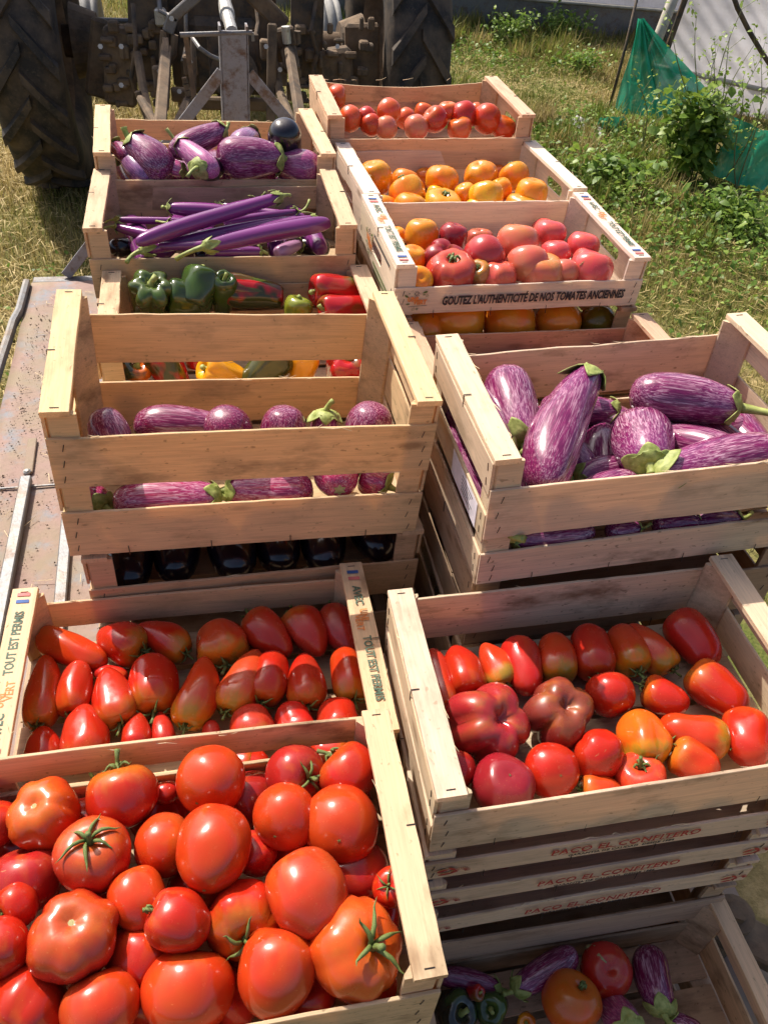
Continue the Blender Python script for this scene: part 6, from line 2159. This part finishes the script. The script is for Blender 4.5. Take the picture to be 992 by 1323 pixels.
def leaves(P, S, up=.6, droop=.25):
    """P (n,3) places, S sizes -> leaf blades with a fold and a drooping tip, 6 triangles each"""
    n = len(P)
    ang = RNG.uniform(0, 2 * np.pi, n)
    tilt = RNG.normal(.15, up, n)
    d = np.stack([np.cos(ang) * np.cos(tilt), np.sin(ang) * np.cos(tilt), np.sin(tilt)], 1)
    side = np.stack([-np.sin(ang), np.cos(ang), np.zeros(n)], 1)
    rollv = RNG.normal(0, .5, n)
    upv = np.cross(d, side) * -1
    s2 = side * np.cos(rollv)[:, None] + upv * np.sin(rollv)[:, None]
    nn = np.cross(d, s2)
    V = np.zeros((n, 8, 3), dtype=np.float32)
    S = S[:, None]
    mid1 = P + d * S * .42 + nn * S * .02
    mid2 = P + d * S * .78 - np.array([0, 0, 1]) * S * droop * .5
    tip = P + d * S * 1.05 - np.array([0, 0, 1]) * S * droop
    V[:, 0] = P
    V[:, 1] = mid1
    V[:, 2] = mid2
    V[:, 3] = tip
    V[:, 4] = P + d * S * .36 + s2 * S * .30 + nn * S * .07
    V[:, 5] = P + d * S * .36 - s2 * S * .30 + nn * S * .07
    V[:, 6] = P + d * S * .72 + s2 * S * .24 + nn * S * .04 - np.array([0, 0, 1]) * S * droop * .45
    V[:, 7] = P + d * S * .72 - s2 * S * .24 + nn * S * .04 - np.array([0, 0, 1]) * S * droop * .45
    F = np.array([(0, 1, 4), (4, 1, 6), (1, 2, 6), (6, 2, 3), (0, 5, 1), (5, 7, 1), (1, 7, 2), (7, 3, 2)])
    FF = (F[None] + (np.arange(n) * 8)[:, None, None]).reshape(-1, 3)
    return V.reshape(-1, 3), FF


def leaf_obj(name, P, S, mat, parent=None, **kw):
    v, f = leaves(np.asarray(P), np.asarray(S), **kw)
    return ob(name, mesh_np(name, v, f), mat, parent)


# spreading ground weeds on the grass side
def weedy(X, Y):
    d = np.exp(-(((X - 3.25) / .75) ** 2 + ((Y - 4.9) / 1.2) ** 2)) + .75 * np.exp(-(((X - 3.6) / .6) ** 2 + ((Y - 6.4) / .7) ** 2)) + .5 * np.exp(-(((X - 2.9) / .9) ** 2 + ((Y - 9.6) / 1.0) ** 2)) + .35 * np.exp(-(((X - 4.2) / .8) ** 2 + ((Y - 4.6) / .8) ** 2))
    return d * np.clip(.7 + .9 * fbm(X, Y, 2.6, 31), 0, 1.5)


for nm, mt, num, lab in (('ground_weeds', 'leaf', 26000, 'dark green leafy weeds spreading beside the crates'), ('pale_weeds', 'leaf_light', 13000, 'pale green weeds among the darker ones')):
    X, Y = scatter(num * 3, 1.6, 5.8, 3.0, 11.2)
    k = RNG.uniform(0, 1, len(X)) < weedy(X, Y) * .62
    X, Y = X[k][:num], Y[k][:num]
    hh = RNG.random(len(X)) * (.04 + .17 * np.clip(weedy(X, Y), 0, 1))
    Z = np.array([land(a, b) for a, b in zip(X, Y)]) + hh + .01
    o = leaf_obj(nm, np.stack([X, Y, Z], 1), RNG.uniform(.022, .055, len(X)), M[mt])
    tag(o, lab, kind='stuff')
# a thin sprinkle of small leaves elsewhere and on the field side
X, Y = scatter(16000, -3.5, 6.5, 2.4, 11.5, visible)
k = fbm(X, Y, 2.0, 77) > .12
X, Y = X[k], Y[k]
Z = np.array([land(a, b) for a, b in zip(X, Y)]) + RNG.random(len(X)) * .05
tag(leaf_obj('small_leaves', np.stack([X, Y, Z], 1), RNG.uniform(.018, .045, len(X)), M['leaf']), 'small clover-like leaves in the grass', kind='stuff')


def bush(px, py, spread, height, nleaf, size, label, name='leafy_bush', mat='leaf', nst=14, cat='bush', light=.35):
    g0 = ground(px, py)
    root = empty(name, Matrix.Translation((g0.x, g0.y, 0)))
    tag(root, label, cat)
    b = MB()
    P, Q = [], []
    for k in range(nst):
        a = random.uniform(0, 6.28)
        r = spread * random.uniform(.3, 1)
        tipz = height * random.uniform(.55, 1) * (1 - .35 * (r / spread) ** 2)
        pts = [(0.1 * r * math.cos(a), 0.1 * r * math.sin(a), 0)]
        for q in range(1, 7):
            u = q / 6
            pts.append((math.cos(a) * r * u ** 1.3 + random.uniform(-.02, .02), math.sin(a) * r * u ** 1.3 + random.uniform(-.02, .02), tipz * (u ** .7)))
        b.tube(pts, [.006, .005, .005, .004, .004, .003, .002], 5)
        for q in range(nleaf // nst):
            u = random.uniform(.12, 1) ** .8
            i = min(5, int(u * 6))
            w_ = u * 6 - i
            p = Vector(pts[i]).lerp(Vector(pts[i + 1]), w_)
            s_ = spread * .20
            p += Vector((random.gauss(0, s_), random.gauss(0, s_), random.gauss(0, s_ * .7)))
            if p.z < .01:
                p.z = .02
            (P if random.random() > light else Q).append(tuple(p))
    b.build('stalk', M['stalk'], root)
    leaf_obj('foliage', P, RNG.uniform(size * .6, size * 1.3, len(P)), M[mat], root)
    if Q:
        leaf_obj('foliage', Q, RNG.uniform(size * .5, size * 1.2, len(Q)), M['leaf_light'], root)
    return root


bush(878, 235, .34, .74, 1000, .095, 'dense leafy bush growing beside the green netting', light=.45)
bush(790, 245, .34, .26, 520, .075, 'low spreading bush in front of the hanging netting')
bush(925, 290, .30, .20, 420, .065, 'leafy bush by the fallen netting')
bush(950, 300, .36, .26, 700, .05, 'low weeds clump at the picture edge below the fallen netting', 'weed_clump', cat='weeds')
bush(655, 62, .30, .40, 500, .05, 'weed clump on the bank behind the small tomatoes crate', 'weed_clump', cat='weeds')
bush(628, 18, .45, .60, 700, .06, 'tall leafy weeds between the tractor tyre and the far tunnel', 'weed_clump', cat='weeds')
bush(720, 52, .40, .35, 600, .05, 'dark weeds at the foot of the far tunnel', 'weed_clump', cat='weeds', light=.1)
bush(745, 95, .30, .28, 500, .05, 'weed clump between the far tunnel and the netting pole', 'weed_clump', cat='weeds')


def stalks(px, py, y, tips, label):
    """tall thin flowering stalks, each bare with tiny leaves"""
    g0 = ground(px, py)
    root = empty('tall_weed', Matrix.Translation((g0.x, g0.y, 0)))
    tag(root, label, 'weed')
    b = MB()
    P = []
    for tpx, tpy in tips:
        tp = at_y(tpx, tpy, g0.y + random.uniform(-.1, .1)) - Vector((g0.x, g0.y, 0))
        st = Vector((random.uniform(-.12, .12), random.uniform(-.05, .05), 0))
        pts = []
        for q in range(9):
            u = q / 8
            p = st.lerp(tp, u) + Vector((.04 * math.sin(u * 5 + tpx), 0, .03 * math.sin(u * 3.1)))
            pts.append(p)
            if q > 2:
                for _ in range(5):
                    P.append(tuple(p + Vector((random.gauss(0, .02), random.gauss(0, .02), random.gauss(0, .03)))))
            if q > 3 and random.random() < .7:
                e = p + Vector((random.uniform(-.09, .09), random.uniform(-.05, .05), random.uniform(.03, .12)))
                b.tube([p, e], [.002, .001], 4)
                for _ in range(4):
                    P.append(tuple(e + Vector((random.gauss(0, .012), 0, random.gauss(0, .015)))))
        b.tube(pts, [.005] * 4 + [.0035] * 3 + [.002] * 2, 5)
    b.build('stalk', M['stalk'], root)
    leaf_obj('foliage', P, RNG.uniform(.018, .042, len(P)), M['leaf_light'], root)


stalks(895, 232, 0, [(868, 25), (905, 22), (948, 48), (962, 12), (930, 70), (915, 60), (975, 58), (992, 70)], 'tall thin flowering stalks standing against the white tunnel film')
stalks(945, 250, 0, [(985, 75), (952, 105), (1005, 100)], 'thin wiry stalks near the fallen netting at the picture edge')
stalks(835, 200, 0, [(822, 95), (850, 118)], 'two short weeds growing through the hanging netting')

# ------------------------------------------------------------------ tunnels, netting, poles
t = NT('tunnel_film')
cc = t.coord('Object')
n1 = t.noise(t.coord('Object', (1, 1, 6)), 2.0, 5, 0.6)
n2 = t.noise(t.coord('Object', (30, 30, 2)), 1.0, 3, 0.6)
n3 = t.noise(cc, 5, 6, 0.7)
col = t.ramp(n1, [(0.3, (0.66, 0.63, 0.66)), (0.7, (0.80, 0.77, 0.80))])
col = t.mix(t.math('MULTIPLY', t.ramp(n3, [(0.5, 0.0), (0.7, 1.0)]), 0.35), col, (0.36, 0.33, 0.29))
col = t.mix(t.math('MULTIPLY', t.ramp(n2, [(0.5, 0.0), (0.7, 1.0)]), 0.2), col, (0.72, 0.70, 0.72))
t.bsdf(col, 0.38, t.bump(t.math('ADD', n1, n2), 0.5, 0.02), spec=0.5, transl=0.55)
M['film'] = t.m
t = NT('green_netting')
cc = t.coord('Object')
n1 = t.noise(cc, 6, 4, 0.6)
t.bsdf(t.ramp(n1, [(0.3, (0.010, 0.24, 0.14)), (0.7, (0.045, 0.45, 0.28))]), 0.45, spec=0.3, transl=0.35, alpha=t.ramp(t.noise(cc, 9, 2), [(0.3, 0.84), (0.7, 1.0)]))
M['net'] = t.m
t = NT('weathered_pipe')
n1 = t.noise(t.coord('Object'), 9, 5, .6)
t.bsdf(t.ramp(n1, [(0.3, (0.30, 0.27, 0.22)), (0.7, (0.50, 0.46, 0.38))]), 0.55, spec=0.4)
M['pipe'] = t.m


def sheet(name, fn, nu, nv, mat, parent=None, thick=0.0):
    v = [fn(i / nu, j / nv) for j in range(nv + 1) for i in range(nu + 1)]
    f = [(j * (nu + 1) + i, j * (nu + 1) + i + 1, (j + 1) * (nu + 1) + i + 1, (j + 1) * (nu + 1) + i) for j in range(nv) for i in range(nu)]
    o = ob(name, mesh_np(name, v, f, True), mat, parent)
    if thick:
        s_ = o.modifiers.new('thick', 'SOLIDIFY')
        s_.thickness = thick
    return o


# far tunnel: a long low side wall bending into a roof
A = ground(560, 31)
Bp = ground(852, 55)
dirv = (Bp - A)
dirv.z = 0
dirv.normalize()
nrm = Vector((-dirv.y, dirv.x, 0))
if nrm.y < 0:
    nrm = -nrm
ft = empty('far_tunnel', Matrix.Translation((A.x, A.y, 0)))
tag(ft, 'far grey-white plastic tunnel running behind the weeds', 'greenhouse')


def far_fn(u, v_):
    L0 = -2.0 + 11.0 * u
    prof = [(0, .32), (.02, .9), (.12, 1.5), (.5, 2.1), (1.2, 2.6), (2.2, 2.85), (3.4, 2.9)]
    q = v_ * (len(prof) - 1)
    i = min(len(prof) - 2, int(q))
    w_ = q - i
    d = prof[i][0] * (1 - w_) + prof[i + 1][0] * w_
    z = prof[i][1] * (1 - w_) + prof[i + 1][1] * w_
    p = dirv * L0 + nrm * (d + .012 * mnoise.noise(Vector((L0 * 3, z * 3, 1))))
    return (p.x, p.y, z + .012 * mnoise.noise(Vector((L0 * 2, z, 5))))


sheet('film', far_fn, 90, 30, M['film'], ft)
b = MB()
b.bar(dirv * -2.0 + Vector((0, 0, .15)), dirv * 9 + Vector((0, 0, .15)), .34, .03, tuple(-nrm), .0)
b.build('base_board', M['steel'], ft)
b = MB()
b.tube([dirv * -2.0 - nrm * .03 + Vector((0, 0, .34)), dirv * 9 - nrm * .03 + Vector((0, 0, .34))], .02, 8)
b.build('bottom_pipe', M['pipe'], ft, True)

# near tunnel: sloping film with its pipe frame
YN = 7.35
def NP_(px, py, y):
    return at_y(px, py, y)
p_tl, p_bl = NP_(872, -60, 7.9), NP_(836, 96, 7.9)
nt = empty('near_tunnel', Matrix.Translation((p_bl.x, p_bl.y, 0)))
tag(nt, 'near tunnel end of wrinkled white film with a slanting corner pipe', 'greenhouse')
O_ = Vector((p_bl.x, p_bl.y, 0))
p_br = NP_(1060, 132, 6.9)
p_tr = NP_(1090, -60, 6.9)
q_bl = NP_(846, 112, 7.7)
q_tl = NP_(905, -40, 7.7)
q_bl.z = max(q_bl.z, .3)


def near_fn(u, v_):
    a = q_bl.lerp(p_br, u)
    b_ = q_tl.lerp(p_tr, u)
    p = a.lerp(b_, v_) - O_
    dent = .025 * mnoise.noise(Vector((u * 9 + v_ * 4, v_ * 2, 3))) + .012 * math.sin((u * 1.2 + v_ * .9) * 40)
    return (p.x, p.y + dent, p.z)


sheet('film', near_fn, 60, 44, M['film'], nt)
# the skirt below the bottom pipe
def skirt_fn(u, v_):
    a = q_bl.lerp(p_br, u)
    p = Vector((a.x, a.y - .02, a.z * (1 - v_) + .0 * v_)) - O_
    return (p.x, p.y + .02 * mnoise.noise(Vector((u * 14, v_, 8))), p.z)
sheet('skirt', skirt_fn, 40, 6, M['film'], nt)
b = MB()
b.tube([q_bl - O_ + Vector((-.1, -.03, 0)), p_br - O_ + Vector((0, -.03, 0))], .022, 10)
b.build('bottom_pipe', M['pipe'], nt, True)
b = MB()
c0, c1 = NP_(846, 58, 7.6), NP_(888, -50, 7.6)
ext = c0 + (c0 - c1).normalized() * .9
b.tube([Vector((ext.x, ext.y, max(0, ext.z))) - O_, c0 - O_, c1 - O_], [.03, .048, .050], 14)
b.build('corner_pipe', M['pipe'], nt, True)
b = MB()
b.tube([NP_(x, y, 7.0) - O_ for x, y in ((942, -20), (952, 10), (966, 38), (980, 62), (1002, 96), (1030, 130))], .020, 8)
b.build('black_hose', M['dark_iron'], nt, True)
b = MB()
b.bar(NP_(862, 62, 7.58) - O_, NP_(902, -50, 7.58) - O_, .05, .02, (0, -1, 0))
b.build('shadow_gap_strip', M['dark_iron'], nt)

# leaning stick that holds the netting
b = MB()
s0, s1 = NP_(786, 142, 7.25), NP_(829, -30, 7.5)
s0.z = 0.0
o = b
o.tube([s0, s0.lerp(s1, .5) + Vector((.01, 0, 0)), s1], .014, 8)
st = b.build('leaning_pole', M['dark_iron'], None, True)
tag(st, 'thin dark pole leaning upright and holding up the green netting', 'pole')


def quad_fn(c00, c10, c11, c01, fold, seed):
    def fn(u, v_):
        a = c00.lerp(c10, u)
        d = c01.lerp(c11, u)
        p = a.lerp(d, v_)
        k = mnoise.noise(Vector((u * 5 + seed, v_ * 2.0, seed)))
        k2 = math.sin(u * 17 + v_ * 3 + seed) * .5
        return (p.x + fold * .3 * k, p.y + fold * (k + k2), max(.01, p.z + fold * .2 * k))
    return fn


tipn = NP_(824, 24, 7.35)
bl = NP_(795, 140, 7.2)
br = NP_(862, 178, 6.9)
rr = NP_(918, 122, 6.9)
nroot = empty('green_netting', Matrix.Translation((bl.x, bl.y, 0)))
tag(nroot, 'green shade netting hanging like a tent from the leaning pole', 'netting')
ON = Vector((bl.x, bl.y, 0))
tip2 = tipn + Vector((.05, 0, -.01))
sheet('net_panel', quad_fn(bl - ON, br - ON, tip2 - ON, tipn - ON, .05, 2), 40, 40, M['net'], nroot)
sheet('net_panel', quad_fn(br - ON + Vector((-.08, .05, 0)), rr - ON, tip2 - ON + Vector((.03, .06, 0)), tip2 - ON + Vector((0, .05, 0)), .05, 5), 36, 36, M['net'], nroot)
f0, f1, f2, f3 = at_z(915, 225, -1.93), at_z(985, 250, -1.93), at_z(1050, 195, -1.65), at_z(945, 150, -1.50)
sh_ = sheet('fallen_netting', quad_fn(f0, f1, f2, f3, .05, 9), 30, 24, M['net'])
tag(sh_, 'green netting collapsed in a heap on the weeds at the picture edge', 'netting')
f0, f1, f2, f3 = at_z(768, 168, -1.97), at_z(812, 172, -1.97), at_z(806, 150, -1.86), at_z(776, 152, -1.86)
sh_ = sheet('netting_scrap', quad_fn(f0, f1, f2, f3, .03, 12), 16, 12, M['net'])
tag(sh_, 'small green netting scrap bunched at the foot of the pole', 'netting')
f0, f1, f2, f3 = at_z(736, 160, -1.98), at_z(775, 180, -1.98), at_z(778, 166, -1.93), at_z(744, 148, -1.93)
sh_ = sheet('plastic_scrap', quad_fn(f0, f1, f2, f3, .02, 14), 12, 8, M['film'])
tag(sh_, 'greyish plastic scrap lying in the grass beside the green netting scrap', 'plastic sheet')
